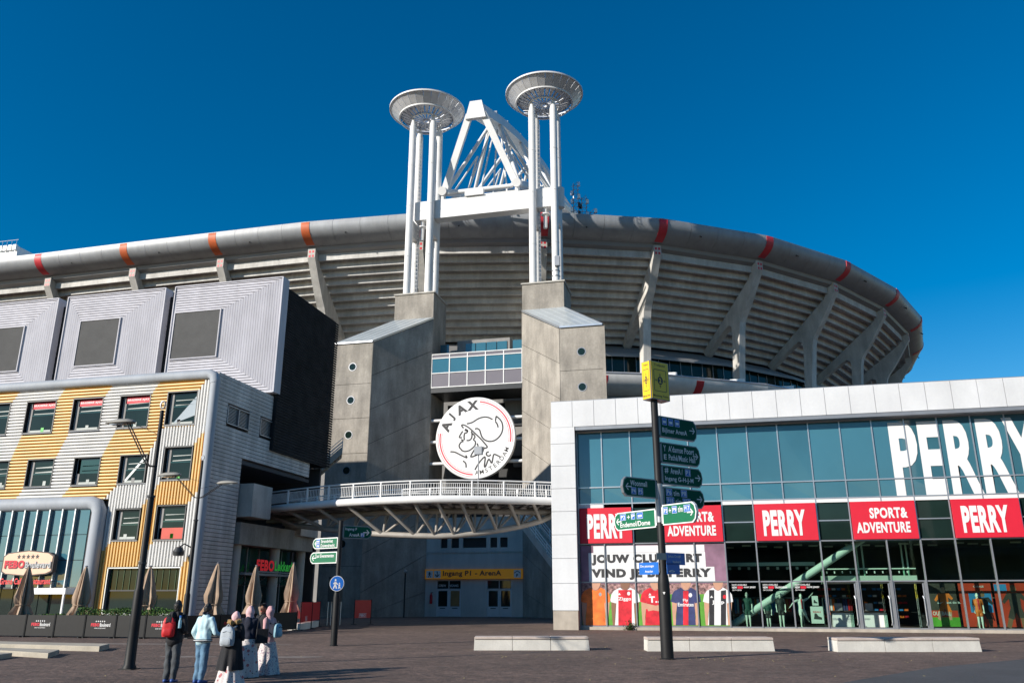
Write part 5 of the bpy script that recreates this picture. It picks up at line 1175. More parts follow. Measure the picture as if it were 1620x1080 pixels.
nn = Vector((.3,-.954)); rr = Vector((.954,.3,0)); oc = V(QX + nn.x*.16, QY + nn.y*.16, 2.28); fq = lambda a, z, k=0.: oc + rr*a + Vector((0,0,z)) + nn.to_3d()*k
mb = MB(); mb.prism([fq(.275*math.cos(k*.2618), .29*math.sin(k*.2618)) for k in range(24)], (nn*-.03).to_3d()); rs = mb.build('round_sign', 'white_print', s2_)
mb = MB(); mb.poly([fq(.255*math.cos(k*.2618), .27*math.sin(k*.2618), .004) for k in range(24)]); mb.build('blue_face', 'sign_blue', rs)
mb = MB(); fa = lambda a, z: fq(a, z, .008)
ribbon(mb, [(-.06,.07),(-.06,-.03)], .09, fa); ribbon(mb, [(-.06,-.02),(-.12,-.19)], .045, fa); ribbon(mb, [(-.06,-.02),(0,-.19)], .045, fa); ribbon(mb, [(-.13,-.02),(-.07,.07),(.01,-.01),(.04,-.04)], .035, fa); mb.poly([fa(-.055+.035*math.cos(k*.785), .13+.035*math.sin(k*.785)) for k in range(8)])
ribbon(mb, [(.1,-.03),(.1,-.09)], .06, fa); ribbon(mb, [(.1,-.08),(.07,-.19)], .03, fa); ribbon(mb, [(.1,-.08),(.14,-.19)], .03, fa); mb.poly([fa(.1+.024*math.cos(k*.785), .01+.024*math.sin(k*.785)) for k in range(8)]); mb.build('pictogram', 'white_print', rs)

# ------------------------------------------------------------------ street lamps
def lamp(x, y, H, arms, label, r=.09, ring=True):
    t = thing('street_lamp', label, 'street lamp', (x,y,0), 'black street lamps with pole-mounted arms')
    mb = MB(); mb.rev((x,y,0), [(r*2.0,0),(r*2.0,.05),(r*1.55,.12),(r*1.45,1.0),(r*1.4,1.9),(r*1.05,2.0),(r*.95,H*.62),(r*.72,H*.63),(r*.6,H-.25),(0,H-.24)], 16); mb.build('pole', 'black_paint', t, smooth=35)
    for z in (2.6, H*.62): MB().rev((x,y,0), [(r*1.1,z),(r*1.2,z),(r*1.2,z+.06),(r*1.1,z+.06)], 12).build('band', 'dark_metal', t)
    mb = MB(); q = [(x + .075*math.cos(k*.5236)*r/.09, y, H-.09 + .11*math.sin(k*.5236)*r/.09) for k in range(13)]; mb.path(q, .022, 6); mb.build('finial_ring', 'grey_metal', t, smooth=True)
    for (dx, dy, zb, zh) in arms:
        L = math.hypot(dx, dy); ux, uy = dx/L, dy/L
        for o in (-.07, .07):
            mb = MB(); mb.path([(x - uy*o, y + ux*o, zb), (x + ux*.22 - uy*o, y + uy*.22 + ux*o, zb+.02), (x + dx - uy*o, y + dy + ux*o, zh)], .02, 6); mb.build('arm', 'black_paint', t)
        mb = MB(); mb.tube((x, y, zb + (zh-zb)*.72), (x+dx*.82, y+dy*.82, zh), .008, 5); mb.build('stay', 'black_paint', t)
        c = V(x+dx*1.22, y+dy*1.22, zh+.05); u = Vector((ux,uy,0)); s = Vector((-uy,ux,0)); prof = ((-.46,.03,.02),(-.4,.11,.07),(-.2,.17,.115),(.1,.18,.12),(.34,.13,.085),(.5,.06,.04),(.55,.02,.015)); sc = L/1.2*1.12
        mb = MB(); mb.loft([[c + u*a*sc + (s*w*math.cos(k*math.pi/6) + Vector((0,0,1))*h*math.sin(k*math.pi/6)*(1 if k < 6 else .55))*sc for k in range(12)] for a, w, h in prof]); hd = mb.build('lamp_head', 'lamp_grey', t, smooth=45)
        mb = MB(); mb.obox(c + u*.1*sc - Vector((0,0,.05*sc)), u*.24*sc, s*.1*sc, (0,0,.012*sc)); mb.build('diffuser', 'glass_roof', hd)
    MB().box(x-r*2.2,x+r*2.2,y-r*2.2,y+r*2.2,.0,.02).build('base_plate', 'black_paint', t)
    return t
lamp(-14.84, 19.71, 7.02, [(-1.0,-.05,5.2,6.42)], 'black street lamp with one arm reaching over the group of people', .088)
lamp(-27.5, 40.5, 9.3, [(-1.6,.0,7.0,8.25),(1.35,.0,7.0,7.7)], 'black street lamp with two arms at the corner of the clad building', .11)

# ------------------------------------------------------------------ terrace: barriers, hedges, parasols
def barrier(p0, p1, label, m='black_paint', logo=True, z0=.06, z1=.98, name='terrace_barrier', grp='black terrace barriers'):
    p0, p1 = V(*p0, 0), V(*p1, 0); d = (p1-p0).normalized(); n = Vector((d.y,-d.x,0)); L = (p1-p0).length
    if n.dot(-p0) < 0: n = -n
    t = thing(name, label, 'barrier', tuple(p0), grp)
    mb = MB(); mb.prism([p0+d*.05+Vector((0,0,z0)), p1-d*.05+Vector((0,0,z0)), p1-d*.05+Vector((0,0,z1)), p0+d*.05+Vector((0,0,z1))], -n*.04); mb.build('panel', m, t)
    for q in (p0+d*.02, p1-d*.02): mb = MB(); mb.tube(q, q+Vector((0,0,z1+.05)), .03, 8); mb.build('post', 'black_paint', t); mb = MB(); mb.obox(q+Vector((0,0,.02)), d*.12, n*.2, (0,0,.02)); mb.build('foot_plate', 'dark_metal', t)
    right = Vector((-n.y, n.x, 0)); st = p0 if right.dot(d) > 0 else p1; o = st + n*.004
    if logo == 1:
        c = o + right*L*.2; put_text('FEBO', c + Vector((0,0,.5)), right, (0,0,1), .14, 'red_panel', t, w=.46, bold=.05); put_text('Boulevard', c + right*.48 + Vector((0,0,.49)), right, (0,0,1), .16, 'white_print', t, w=.55, bold=.02)
        put_text('GRAND CAFE RESTAURANT', c + right*.2 + Vector((0,0,.4)), right, (0,0,1), .045, 'white_print', t, w=.6)
        for k in range(5): mb = MB(); mb.poly([c + right*(.26+k*.11+(.045 if j % 2 == 0 else .02)*math.sin(j*math.pi/5)) + Vector((0,0,.72+(.045 if j % 2 == 0 else .02)*math.cos(j*math.pi/5))) for j in range(10)]); mb.build('star', 'white_print', t)
    if logo == 2:
        mb = MB(); c = o + right*L*.5 + Vector((0,0,.6)); ribbon(mb, [(-.28,-.12),(.28,-.12),(.28,.12),(-.28,.12)], .02, lambda a, z: c + right*a + Vector((0,0,z)), True); mb.build('logo_frame', 'white_print', t); put_text('FEBO', c + Vector((0,0,-.08)), right, (0,0,1), .16, 'white_print', t, w=.46, bold=.03, align='C')
    return t
xs = [-39.9,-38.25,-36.6,-34.95,-33.35,-31.75,-30.15,-28.5,-26.85,-25.3,-23.7]
words_ = ['at the far left end','second from the far left end','below the far left parasol','below the peach shield sign','left of the restaurant porch','under the white porch','beside the silver portal tube','in front of the long hedge','behind the black lamp pole','behind the red backpack']
for k in range(10): barrier((xs[k],34.35),(xs[k+1],34.35), 'black terrace barrier panel ' + words_[k], logo=1 if k in (5,7,9) else (1 if k == 2 else 0))
ys = [34.7,37.2,39.7,42.2,44.9]
w2_ = ['behind the pale blue jacket','behind the pink headscarves','beside the closed parasols in shade','ending at the red barrier']
for k in range(4): barrier((-23.45,ys[k]),(-23.3,ys[k+1]), 'black side barrier panel of the terrace ' + w2_[k], logo=1 if k == 1 else 0)
barrier((-23.2,45.1),(-23.9,47.9),'bright red barrier panel next to the black terrace barriers','red_paint',2,.42,1.5,'red_barrier','red barriers')
barrier((-23.95,48.0),(-24.9,51.0),'red barrier panel without logo behind the signpost','red_paint',0,.42,1.5,'red_barrier','red barriers')
barrier((-24.4,55.2),(-23.55,56.2),'small red barrier panel right of the signpost in shade','red_paint',2,.42,1.6,'red_barrier','red barriers')
kb = MB(); kb.prism([(-23.15,45.0,0),(-23.95,48.0,0),(-24.95,51.1,0),(-25.6,51.1,0),(-24.6,48.0,0),(-23.9,45.0,0)], (0,0,.36)); kb.build('low_wall', 'bench_concrete', label='low pale concrete wall under the red barrier panels', cat='wall')
rk_ = thing('menu_rack', 'grey tubular rack standing between the red barriers', 'rack', (-25.2,53.8,0))
for x in (-25.6,-24.9): 
    for y in (53.6,54.1): mb = MB(); mb.tube((x,y,0),(x,y,1.5),.03,6); mb.build('leg', 'silver', rk_)
MB().box(-25.65,-24.85,53.55,54.15,1.5,3.1).build('board', 'dark_metal', rk_)
# hedges in planters
def hedge(x0, x1, y, label, z0=.55, z1=1.28):
    t = thing('hedge_planter', label, 'hedge', ((x0+x1)/2,y,0), 'hedge planters on the terrace')
    MB().box(x0,x1,y-.28,y+.28,.0,z0).build('trough', 'dark_metal', t)
    mb = MB(); rnd = random.Random(int(abs(x0)*10))
    for k in range(int((x1-x0)*750)):
        x, yy, z = rnd.uniform(x0-.05,x1+.05), y + rnd.uniform(-.33,.33), z0 - .05 + (z1-z0)*rnd.random()**.6
        z += .06*math.sin(x*3.1) + .04*math.sin(x*7.7)
        a, b = rnd.uniform(0,6.28), rnd.uniform(-.9,.9); u = Vector((math.cos(a)*math.cos(b), math.sin(a)*math.cos(b), math.sin(b)))*rnd.uniform(.03,.055); v = u.orthogonal().normalized()*rnd.uniform(.018,.03); c = V(x,yy,z)
        mb.add([c-u, c-v, c+u, c+v], [(0,1,2,3)])
    mb.build('foliage', 'leaf', t, kind='stuff')
    st = MB()
    for k in range(int((x1-x0)*6)): x = x0+.1+k/6; st.tube((x,y+rnd.uniform(-.1,.1),z0),(x+rnd.uniform(-.1,.1),y,z1-.15),.012,5)
    st.build('stems', 'wood', t, kind='stuff'); return t
hedge(-30.2,-27.4,36.0,'green hedge in a dark trough left of the black lamp pole'); hedge(-27.3,-24.9,36.0,'green hedge in a dark trough between lamp pole and red backpack')
hedge(-33.2,-31.2,36.2,'short green hedge left beside the silver portal column',.45,1.0)
def parasol(x, y, H, seed, label, shade=False):
    t = thing('parasol', label, 'parasol', (x,y,0), 'closed beige parasols on the terrace'); rnd = random.Random(seed)
    mb = MB(); mb.tube((x,y,0),(x,y,H+.02),.03,8); mb.build('pole', 'wood', t)
    MB().box(x-.3,x+.3,y-.3,y+.3,0,.08).build('base', 'dark_metal', t)
    n = 48; ph = [rnd.uniform(0,6.28) for _ in range(4)]; rings = []; lean = rnd.uniform(-.05,.05)
    for u, rad, amp in ((0,.05,.0),(.03,.10,.01),(.15,.18,.035),(.35,.28,.07),(.55,.36,.11),(.66,.35,.09),(.70,.31,.06),(.74,.35,.08),(.85,.46,.14),(.95,.53,.18),(1.0,.54,.19)):
        z = H - u*(H-.62); rings.append([(x + lean*u + (rad*.8 + amp*(1.15*math.sin(6*a+ph[0]+u*.6) + .65*math.sin(11*a+ph[1]+u*3) + .3*math.sin(19*a+ph[2])))*math.cos(a), y + (rad*.8 + amp*(1.15*math.sin(6*a+ph[0]+u*.6) + .65*math.sin(11*a+ph[1]+u*3) + .3*math.sin(19*a+ph[2])))*math.sin(a), z - (.18*max(0, math.sin(3*a+ph[2])) + .08*math.sin(5*a+ph[3]))*(u > .9)*u) for a in (2*math.pi*k/n for k in range(n))])
    mb = MB(); mb.loft(rings, cap=False); mb.build('folded_canopy', 'parasol', t, smooth=60)
    z = H - .70*(H-.62); mb = MB(); mb.path([(x+lean*.7+.34*math.cos(k*.3927), y+.34*math.sin(k*.3927), z) for k in range(17)], .018, 6); mb.build('strap', 'parasol', t)
    mb = MB(); mb.rev((x,y,0), [(.05,H),(.08,H+.02),(.05,H+.06),(0,H+.07)], 10); mb.build('cap', 'grey_metal', t); return t
for k, (x, y, H, lb) in enumerate(((-34.2,36.6,3.25,'closed beige parasol in front of the peach shield sign'),(-30.6,36.4,3.22,'closed beige parasol before the silver portal column'),(-27.0,36.5,3.2,'closed beige parasol behind the black lamp pole'),(-24.0,37.6,3.36,'closed beige parasol before the dark side wall'),(-23.75,40.8,3.35,'closed beige parasol standing beside the side entrance columns'),(-24.6,46.5,3.7,'shaded closed parasol left of the green taxi sign'))): parasol(x, y, H, k+3, lb)
# terrace tables
def table(x, y, label, m='black_paint'):
    t = thing('terrace_table', label, 'table', (x,y,0), 'terrace tables'); mb = MB(); mb.rev((x,y,0), [(0,.72),(.42,.72),(.42,.76),(0,.76)], 20); mb.build('table_top', m, t, smooth=35)
    mb = MB(); mb.tube((x,y,0),(x,y,.72),.035,8); mb.build('leg', 'dark_metal', t); mb = MB(); mb.rev((x,y,0), [(.26,0),(.26,.03),(0,.05)], 16); mb.build('base', 'dark_metal', t)
table(-35.8,35.6,'round dark table near the far left parasol'); table(-32.2,36.4,'round dark table right of the far left parasol'); table(-23.9,39.2,'round dark table behind the people at the side barrier')
ar = thing('game_machine', 'purple and white game machine behind the far left barrier', 'game machine', (-37.6,37.5,0))
MB().box(-38.2,-37.0,37.2,38.0,0,1.5).build('cabinet', 'plastic_purple', ar); MB().box(-38.1,-37.1,37.18,37.2,.9,1.4).build('screen', 'silver', ar)
mb = MB(); mb.prism([(-38.2,37.2,1.5),(-37.0,37.2,1.5),(-37.0,37.2,1.9),(-38.0,37.2,2.1)], (0,.6,0)); mb.build('marquee', 'poster_red', ar)
# low concrete steps at the left
def slab(pts, h, label):
    mb = MB(); c = sum((Vector(p) for p in pts), Vector((0,0)))/len(pts); mb.loft([[(p[0],p[1],0) for p in pts], [(p[0],p[1],h-.02) for p in pts], [(c.x+(p[0]-c.x)*.998, c.y+(p[1]-c.y)*.995, h) for p in pts]])
    mb.build('concrete_step', 'kerb_stone', label=label, cat='step', group='low concrete steps')
slab([(-40,27.9),(-20.7,25.8),(-21.5,27.3),(-40,29.3)], .17, 'low concrete step farthest from the viewer by the barriers')
slab([(-40,28.3-1.6),(-26,24.6),(-19.9,22.6),(-20.9,24.2),(-40,27.6)], .15, 'low concrete step with slanted end between two others')
slab([(-40,26.0),(-20.7,21.2),(-21.2,22.6),(-40,26.5)], .14, 'low concrete step nearest the left picture edge')
mb = MB(); rnd = random.Random(4)
for k in range(260):
    a = rnd.uniform(0,6.28); r = abs(rnd.gauss(0,.16)); x, y, z = -5.0+r*math.cos(a), 49.45+.5*r*math.sin(a), abs(rnd.gauss(0,.2)); u = Vector((rnd.uniform(-1,1),rnd.uniform(-1,1),rnd.uniform(-.2,1.3))).normalized()*rnd.uniform(.05,.1); v = u.orthogonal().normalized()*.022
    c = V(x,y,z); mb.add([c-u,c-v,c+u,c+v],[(0,1,2,3)])
mb.build('weed', 'leaf_dark', label='small weed growing at the foot of the shop window', cat='plant')

mb = MB(); rnd = random.Random(21)
for k in range(420):
    if k < 150: x, y = -1.6 + rnd.gauss(0, 3.2), 26.7 + rnd.gauss(0, .5) + .25*rnd.random()
    else: x, y = rnd.uniform(-22, 14), rnd.uniform(15, 48)
    a = rnd.uniform(0, 6.28); r = rnd.uniform(.012, .045); z = rnd.uniform(.006, .016)
    mb.add([(x+r*math.cos(a+j*1.57)*(1 if j % 2 else .5), y+r*math.sin(a+j*1.57)*(1 if j % 2 else .5), z + .004*j) for j in range(4)], [(0,1,2,3)])
mat('litter', (.42, .34, .14), .8, 0, .5, .8)
mb.build('leaf_litter', 'litter', kind='stuff', label='dry yellow leaf crumbs scattered over the brick paving', cat='leaf litter')

# ------------------------------------------------------------------ people
mat('skin_brown', (.20, .095, .055), .55, 0, .05); mat('skin_light', (.42, .24, .17), .55, 0, .05); mat('hair_black', (.010, .009, .008), .5, 0, .2, 20, bump=.6, bscale=60)
mat('cloth_black', (.014, .014, .017), .9, 0, .12, 6, bump=.25, bscale=30); mat('cloth_navy', (.012, .015, .03), .9, 0, .12, 6, bump=.25); mat('cloth_paleblue', (.46, .64, .70), .75, 0, .06, 6, bump=.25, bscale=18); mat('cloth_pink', (.56, .32, .33), .9, 0, .08, 6, bump=.3, bscale=20)
mat('cloth_pink_light', (.66, .42, .43), .9, 0, .08, 6, bump=.3, bscale=20); mat('jeans', (.10, .20, .31), .85, 0, .22, 4, bump=.3, bscale=25); mat('jeans_grey', (.055, .062, .07), .85, 0, .3, 4, bump=.3, bscale=25)
mat('bag_red', (.55, .012, .018), .6, 0, .1, 5); mat('bag_grey', (.36, .40, .44), .7, 0, .1, 5, bump=.2); mat('bag_blue', (.20, .38, .46), .6, 0, .1, 5); mat('fur', (.33, .21, .09), .95, 0, .4, 30, bump=.8, bscale=60); mat('shoe_blue', (.02, .07, .28), .5, 0, .1); mat('cloth_teal', (.02, .10, .17), .9, 0, .1); mat('cap_yellow', (.45, .32, .03), .8, 0, .1)
def T(J, s, f): a, b = V(J['sh'+s]), V(J['el'+s]); return a.lerp(b, f)
def hair(J, t, m='hair_black', k=1.12, drop=.0):
    H = J['H']/1.75; h = V(J['head']); fw = Vector((math.sin(J['turn']), math.cos(J['turn']), 0)); b = -fw*.02*H
    return blob([[(h.x+b.x*1.6, h.y+b.y*1.6, h.z-.05*H-drop, .066*H*k,.07*H*k),(h.x+b.x*1.2, h.y+b.y*1.2, h.z+.01*H,.08*H*k,.09*H*k),(h.x+b.x, h.y+b.y, h.z+.055*H,.08*H*k,.096*H*k),(h.x+b.x*.8, h.y+b.y*.8, h.z+.092*H,.056*H*k,.07*H*k)]], 'hair', m, t, .011, .006, 40)
def face(J, t):
    H = J['H']/1.75; h = V(J['head']); fw = Vector((math.sin(J['turn']), math.cos(J['turn']), -J['nod'])).normalized(); sd = Vector((fw.y,-fw.x,0))
    for s in (-1, 1):
        e = h + fw*.094*H + sd*s*.032*H + Vector((0,0,.012*H)); mb = MB(); mb.rev(e, [(.0,-.008),(.012,0),(0,.008)], 8); mb.build('eye', 'ink', t)
    mo = h + fw*.099*H - Vector((0,0,.052*H)); mb = MB(); mb.obox(mo, sd*.022*H, fw*.004, (0,0,.005*H)); mb.build('mouth', 'stripe_red', t)
def shoes(J, t, m):
    f = V(J.get('foot', (0,1,0)))
    for s in 'rl':
        a = V(J['an'+s]); blob([[(*(a-f*.05+Vector((0,0,-.04))),.046,.042),(*(a+f*.06+Vector((0,0,-.05))),.05,.036),(*(a+f*.17+Vector((0,0,-.058))),.045,.026)]], 'shoe', m, t, .012)
def trousers(J, t, m, k=1.18):
    H = J['H']/1.75
    blob([[(0,0,1.0*H,.162*H,.115*H),(0,-.01,.87*H,.172*H,.125*H)]] + [q for s in 'rl' for q in ([(*J['hp'+s],.108*H),(*V(J['hp'+s]).lerp(V(J['kn'+s]),.5),.100*H),(*J['kn'+s],.083*H)], [(*J['kn'+s],.083*H),(*V(J['kn'+s]).lerp(V(J['an'+s]),.5),.08*H),(*(V(J['an'+s])+Vector((0,0,-.01))),.07*H)])], 'trousers', m, t, .017, .022, 11)
def jacket(J, t, m, k=1.14, low=.93, wr=.02, name='jacket', arms=True):
    H = J['H']/1.75; tor = [(a,b,c,r*k,q*k*1.06) for a,b,c,r,q in J['torso'][:5]] + [(0,0,low*H,.17*H*k,.13*H*k)]
    C = [tor]
    if arms:
        for s in 'rl': C += [[(*J['sh'+s],.075*H),(*T(J,s,.5),.068*H),(*J['el'+s],.060*H)], [(*J['el'+s],.060*H),(*V(J['el'+s]).lerp(V(J['ha'+s]),.5),.054*H),(*V(J['el'+s]).lerp(V(J['ha'+s]),.95),.046*H)]]
    nk = V(J['neck']); C.append([(nk.x, nk.y, nk.z-.03, .085*H,.08*H),(nk.x, nk.y, nk.z+.02,.075*H,.072*H)])
    return blob(C, name, m, t, .017, wr, 12)
def skirt(J, t, m, z0, z1, r0, r1, seed=0, name='skirt'):
    rings = []; n = 64; H = J['H']/1.75; rnd = random.Random(seed); p = [rnd.uniform(0,6.28) for _ in range(3)]
    for k in range(15):
        u = k/14; z = (z0 + (z1-z0)*u)*H; r = (r0 + (r1-r0)*u**.9)*H; am = .03*u*H
        rings.append([((r + am*(math.sin(7*a+p[0]+u) + .6*math.sin(12*a+p[1]) + .4*math.sin(3*a+p[2]+u*2)))*math.cos(a)*1.05, (r*.92 + am*(math.sin(7*a+p[0]+u) + .6*math.sin(12*a+p[1])))*math.sin(a), z) for a in (2*math.pi*j/n for j in range(n))])
    mb = MB(); mb.loft(rings, cap=False); o = mb.build(name, m, t, smooth=60); return o
def hijab(J, t, m, cape=True):
    H = J['H']/1.75; h = V(J['head']); nk = V(J['neck']); fw = Vector((math.sin(J['turn']), math.cos(J['turn']), 0)); b = -fw*.022*H
    C = [[(h.x+b.x*.3, h.y+b.y*.3, h.z-.13*H, .085*H,.09*H),(h.x+b.x, h.y+b.y, h.z-.06*H,.105*H,.112*H),(h.x+b.x, h.y+b.y, h.z+.0*H,.116*H,.126*H),(h.x+b.x, h.y+b.y, h.z+.05*H,.108*H,.118*H),(h.x+b.x*.9, h.y+b.y*.9, h.z+.082*H,.088*H,.098*H)]]
    if cape: C += [[(nk.x, nk.y, nk.z+.05*H,.09*H,.09*H),(nk.x, nk.y+.01, nk.z-.03*H,.135*H,.11*H),(nk.x, nk.y+.01, nk.z-.11*H,.175*H,.125*H)]]
    return blob(C, 'headscarf', m, t, .015, .012, 15)
def backpack(name, label, m, loc, rz, w=.15, d=.085, h=.24, z=1.18, m2='cloth_black', lid=None):
    t = thing(name, label, 'backpack', (0,0,0), 'backpacks worn by the group')
    rings = [];
    for u, s, q in ((-1,.55,.6),(-.93,.9,.9),(-.6,1,1),(0,1,1.0),(.5,.95,.9),(.85,.75,.65),(1,.35,.3)):
        rings.append([(w*s*max(-1,min(1,1.25*math.cos(a))), -d + d*q*max(-1,min(1,1.25*math.sin(a))), z + h*u) for a in (2*math.pi*k/20 for k in range(20))])
    mb = MB(); mb.loft(rings); mb.build('bag_body', m, t, smooth=50)
    mb = MB(); mb.loft([[(w*.78*s*max(-1,min(1,1.3*math.cos(a))), -d*1.9 - d*.35*s*(max(-1,min(1,1.3*math.sin(a)))+1)*.5 , z-h*.42 + h*u) for a in (2*math.pi*k/16 for k in range(16))] for u, s in ((-.42,.7),(-.36,1),(.2,1),(.3,.7))]); mb.build('front_pocket', m, t, smooth=50)
    mb = MB(); mb.path([(-w*.6,-d*2.02,z+h*.42),(0,-d*2.0,z+h*.55),(w*.6,-d*2.02,z+h*.42)], .008, 5); mb.build('zip', m2, t)
    for s in (-1, 1): mb = MB(); mb.path([(s*w*.6,-.01,z+h*.8),(s*w*.75,.10,z+h*1.02),(s*w*.8,.2,z+h*.7),(s*w*.85,.2,z),(s*w*.8,.0,z-h*.7)], .016, 6); mb.build('strap', m2, t, smooth=True)
    mb = MB(); mb.path([(-.04,-d,z+h),(0,-d,z+h+.05),(.04,-d,z+h)], .01, 6); mb.build('top_loop', m2, t)
    if lid: mb = MB(); mb.loft([[(w*1.02*s*math.cos(a), -d + d*1.03*s*math.sin(a), z + h*u) for a in (2*math.pi*k/20 for k in range(20))] for u, s in ((.52,1.0),(.86,.8),(1.02,.35))]); mb.build('lid', lid, t, smooth=50)
    move_thing(t, loc, rz); return t
def person(label, J, skin, loc, rz):
    t = thing('person', label, 'person', (0,0,0), 'group of people standing together on the square'); blob(body_chains(J), 'body', skin, t, .0115, smooth_it=1); face(J, t); t['_place'] = 1
    return t
# man in black hood with red backpack, seen from behind
J = standing(1.67, .02, dict(elr=(.25,-.02,1.12),har=(.16,.2,1.06),ell=(-.25,-.03,1.12),hal=(-.20,.12,.95)), nod=.1, turn=.15); p = person('person in black hoodie and grey jeans with red backpack', J, 'skin_light', None, 0)
hair(J, p, k=1.2); jacket(J, p, 'cloth_black', 1.2, .88, .014); trousers(J, p, 'jeans_grey'); shoes(J, p, 'shoe_blue')
blob([[(-.10,-.03,1.40,.06),(-.06,-.10,1.40,.07),(0,-.125,1.385,.08),(.06,-.10,1.40,.07),(.10,-.03,1.40,.06)]], 'hood', 'cloth_black', p, .012, .01)
move_thing(p, (-11.72,16.95,0), R(8)); backpack('backpack', 'red and black backpack on the back of the black hoodie', 'bag_red', (-11.78,16.83,0), R(20), .125, .075, .21, 1.14, 'cloth_black', 'cloth_black')
bt = thing('drink_bottle', 'small blue drink bottle in the side pocket of the red backpack', 'bottle', (-11.5,16.78,1.1)); mb = MB(); mb.rev((-11.5,16.78,0), [(0,1.12),(.032,1.12),(.034,1.26),(.02,1.3),(.02,1.34),(0,1.34)], 12); mb.build('bottle_body', 'bag_blue', bt, smooth=35); mb = MB(); mb.rev((-11.5,16.78,0), [(.0,1.34),(.024,1.34),(.024,1.38),(0,1.38)], 12); mb.build('cap', 'sign_blue', bt)
# man in pale blue bomber jacket
J = standing(1.61, .04, dict(elr=(.30,.06,1.10),har=(.34,.30,1.02),ell=(-.26,-.05,1.12),hal=(-.22,.1,.88)), nod=.5, turn=.7, spread=.07); p = person('person in pale blue bomber jacket and blue jeans, head bowed', J, 'skin_brown', None, 0)
hair(J, p, k=1.16); jacket(J, p, 'cloth_paleblue', 1.24, .93, .02); trousers(J, p, 'jeans'); shoes(J, p, 'shoe_blue')
for z in (.895, .915, .935): mb = MB(); mb.path([(.212*math.cos(a), .162*math.sin(a), z*1.66/1.75*1.0) for a in (k*math.pi/16 for k in range(33))], .007, 5); mb.build('hem_stripe', 'cloth_navy' if z != .915 else 'white_print', p)
blob([[(0,0,.90,.16,.115),(0,0,.84,.165,.12)]], 'shirt_tail', 'cloth_pink_light', p, .014)
blob([[(-.06,.0,1.43,.03),(0,-.05,1.43,.035),(.06,.0,1.43,.03)]], 'collar', 'cloth_navy', p, .011)
move_thing(p, (-11.02,16.98,0), R(-8))
# child
J = standing(.92, .0, dict(elr=(.25,.05,1.15),har=(.25,.2,1.3)), turn=.3); J['head'] = (0,.01,.83); p = person('small child in teal top and yellow cap beside the black coat', J, 'skin_brown', None, 0)
jacket(J, p, 'cloth_teal', 1.25, .85); trousers(J, p, 'cloth_pink'); hair(J, p, 'cap_yellow', 1.35); shoes(J, p, 'cloth_black'); move_thing(p, (-10.62,17.35,0), R(-10))
# woman in long black coat, grey backpack, floral skirt
J = standing(1.44, .03, dict(elr=(.25,.04,1.12),har=(.14,.28,1.12),ell=(-.25,.04,1.12),hal=(-.16,.28,1.10)), nod=.3, turn=.1); p = person('person in long black coat and pink beanie with grey backpack', J, 'skin_brown', None, 0)
jacket(J, p, 'cloth_black', 1.25, .9); skirt(J, p, 'cloth_black', 1.12, .36, .215, .31, 3, 'coat_skirt'); skirt(J, p, 'floral', .7, .015, .2, .34, 5); hijab(J, p, 'cloth_pink_light', False); shoes(J, p, 'cloth_pink')
blob([[(-.12,.0,1.27,.045),(-.08,-.08,1.25,.05),(0,-.12,1.24,.055),(.08,-.08,1.25,.05),(.12,.0,1.27,.045)]], 'fur_collar', 'fur', p, .012, .02, 40)
move_thing(p, (-10.18,16.8,0), R(5)); backpack('backpack', 'pale grey backpack on the back of the long black coat', 'bag_grey', (-10.19,16.65,0), R(5), .14, .075, .2, .97, 'bag_grey')
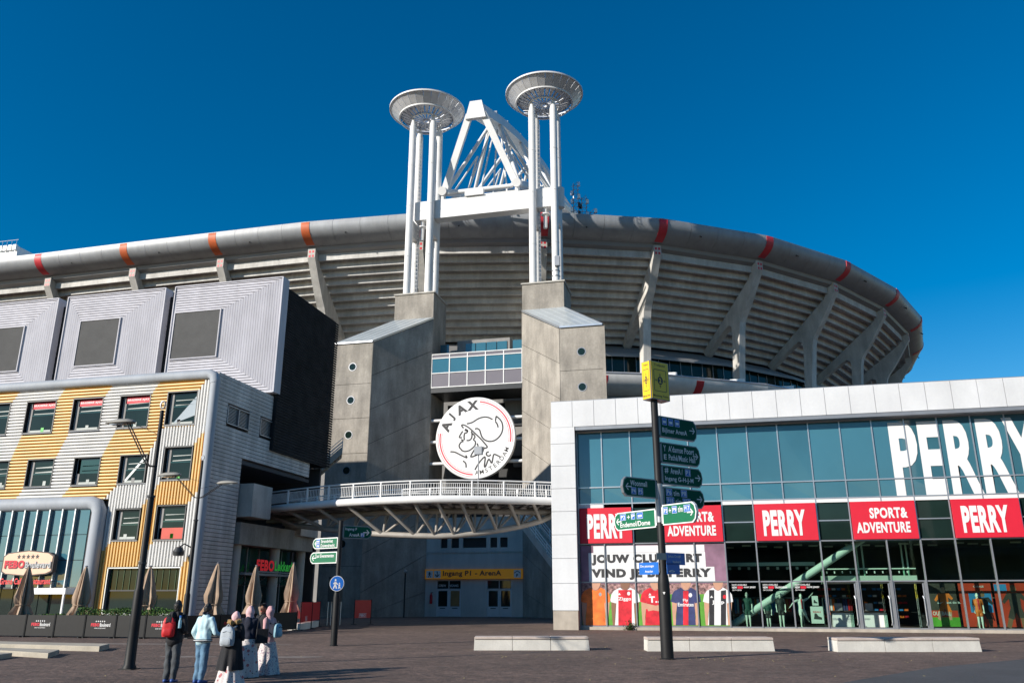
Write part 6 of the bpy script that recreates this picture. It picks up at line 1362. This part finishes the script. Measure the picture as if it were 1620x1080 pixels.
# woman in navy jacket
J = standing(1.54, .06, dict(elr=(.26,.0,1.10),har=(.14,.25,1.02),ell=(-.24,.04,1.10),hal=(-.12,.27,1.04)), nod=.5, turn=.5); p = person('person in navy jacket, pink headscarf and floral skirt, bending forward', J, 'skin_brown', None, 0)
jacket(J, p, 'cloth_navy', 1.28, .86); skirt(J, p, 'floral', .95, .015, .19, .30, 8); hijab(J, p, 'cloth_pink_light'); shoes(J, p, 'cloth_pink'); move_thing(p, (-10.72,18.35,0), R(35))
# person with black cap, mostly hidden
J = standing(1.6, .02, turn=0.); p = person('person in black cap and dark coat almost hidden behind the headscarves', J, 'skin_brown', None, 0)
jacket(J, p, 'cloth_black', 1.25, .7); trousers(J, p, 'cloth_black'); shoes(J, p, 'cloth_black'); hair(J, p, 'cloth_black', 1.14); mb = MB(); mb.loft([[(.085*math.cos(a), .06+.13*math.sin(a)*1.0, 1.60+dz) for a in (k*math.pi/8 for k in range(9))] for dz in (0,.012)]); mb.build('cap_peak', 'cloth_black', p); move_thing(p, (-10.88,19.25,0), R(170))
# woman in pink
J = standing(1.53, .02, dict(elr=(.24,-.05,1.11),har=(.18,.18,1.0),ell=(-.24,-.04,1.11),hal=(-.18,.2,1.02)), nod=-.1); p = person('person in pink top and headscarf with floral skirt and small blue backpack', J, 'skin_light', None, 0)
jacket(J, p, 'cloth_pink', 1.22, .74, .014); skirt(J, p, 'floral_small', .85, .015, .20, .36, 11); hijab(J, p, 'cloth_pink'); shoes(J, p, 'cloth_pink_light'); move_thing(p, (-10.9,19.35-.02,0) if False else (-10.62,19.1,0), R(82))
mb = MB(); backpack('backpack', 'small pale blue backpack on the back of the pink top', 'bag_blue', (-10.43,19.06,0), R(82), .10, .065, .16, 1.0, 'cloth_navy')
hb = thing('shoulder_bag', 'dark flat shoulder bag held between navy jacket and pink top', 'bag', (0,0,0)); mb = MB(); mb.loft([[(s*.13, q*.05, z) for s, q in ((-1,-1),(1,-1),(1,1),(-1,1))] for z in (.74,1.06)]); mb.build('bag_body', 'cloth_black', hb); mb = MB(); mb.path([(-.12,0,1.06),(-.1,.02,1.3),(0,.03,1.42),(.1,.02,1.3),(.12,0,1.06)], .012, 6); mb.build('strap', 'cloth_black', hb); move_thing(hb, (-10.42,18.42,0), R(40))

bpy.data.scenes.remove(TMP)
for o in bpy.data.objects:
    for k in ('_o', '_place'):
        if k in o: del o[k]
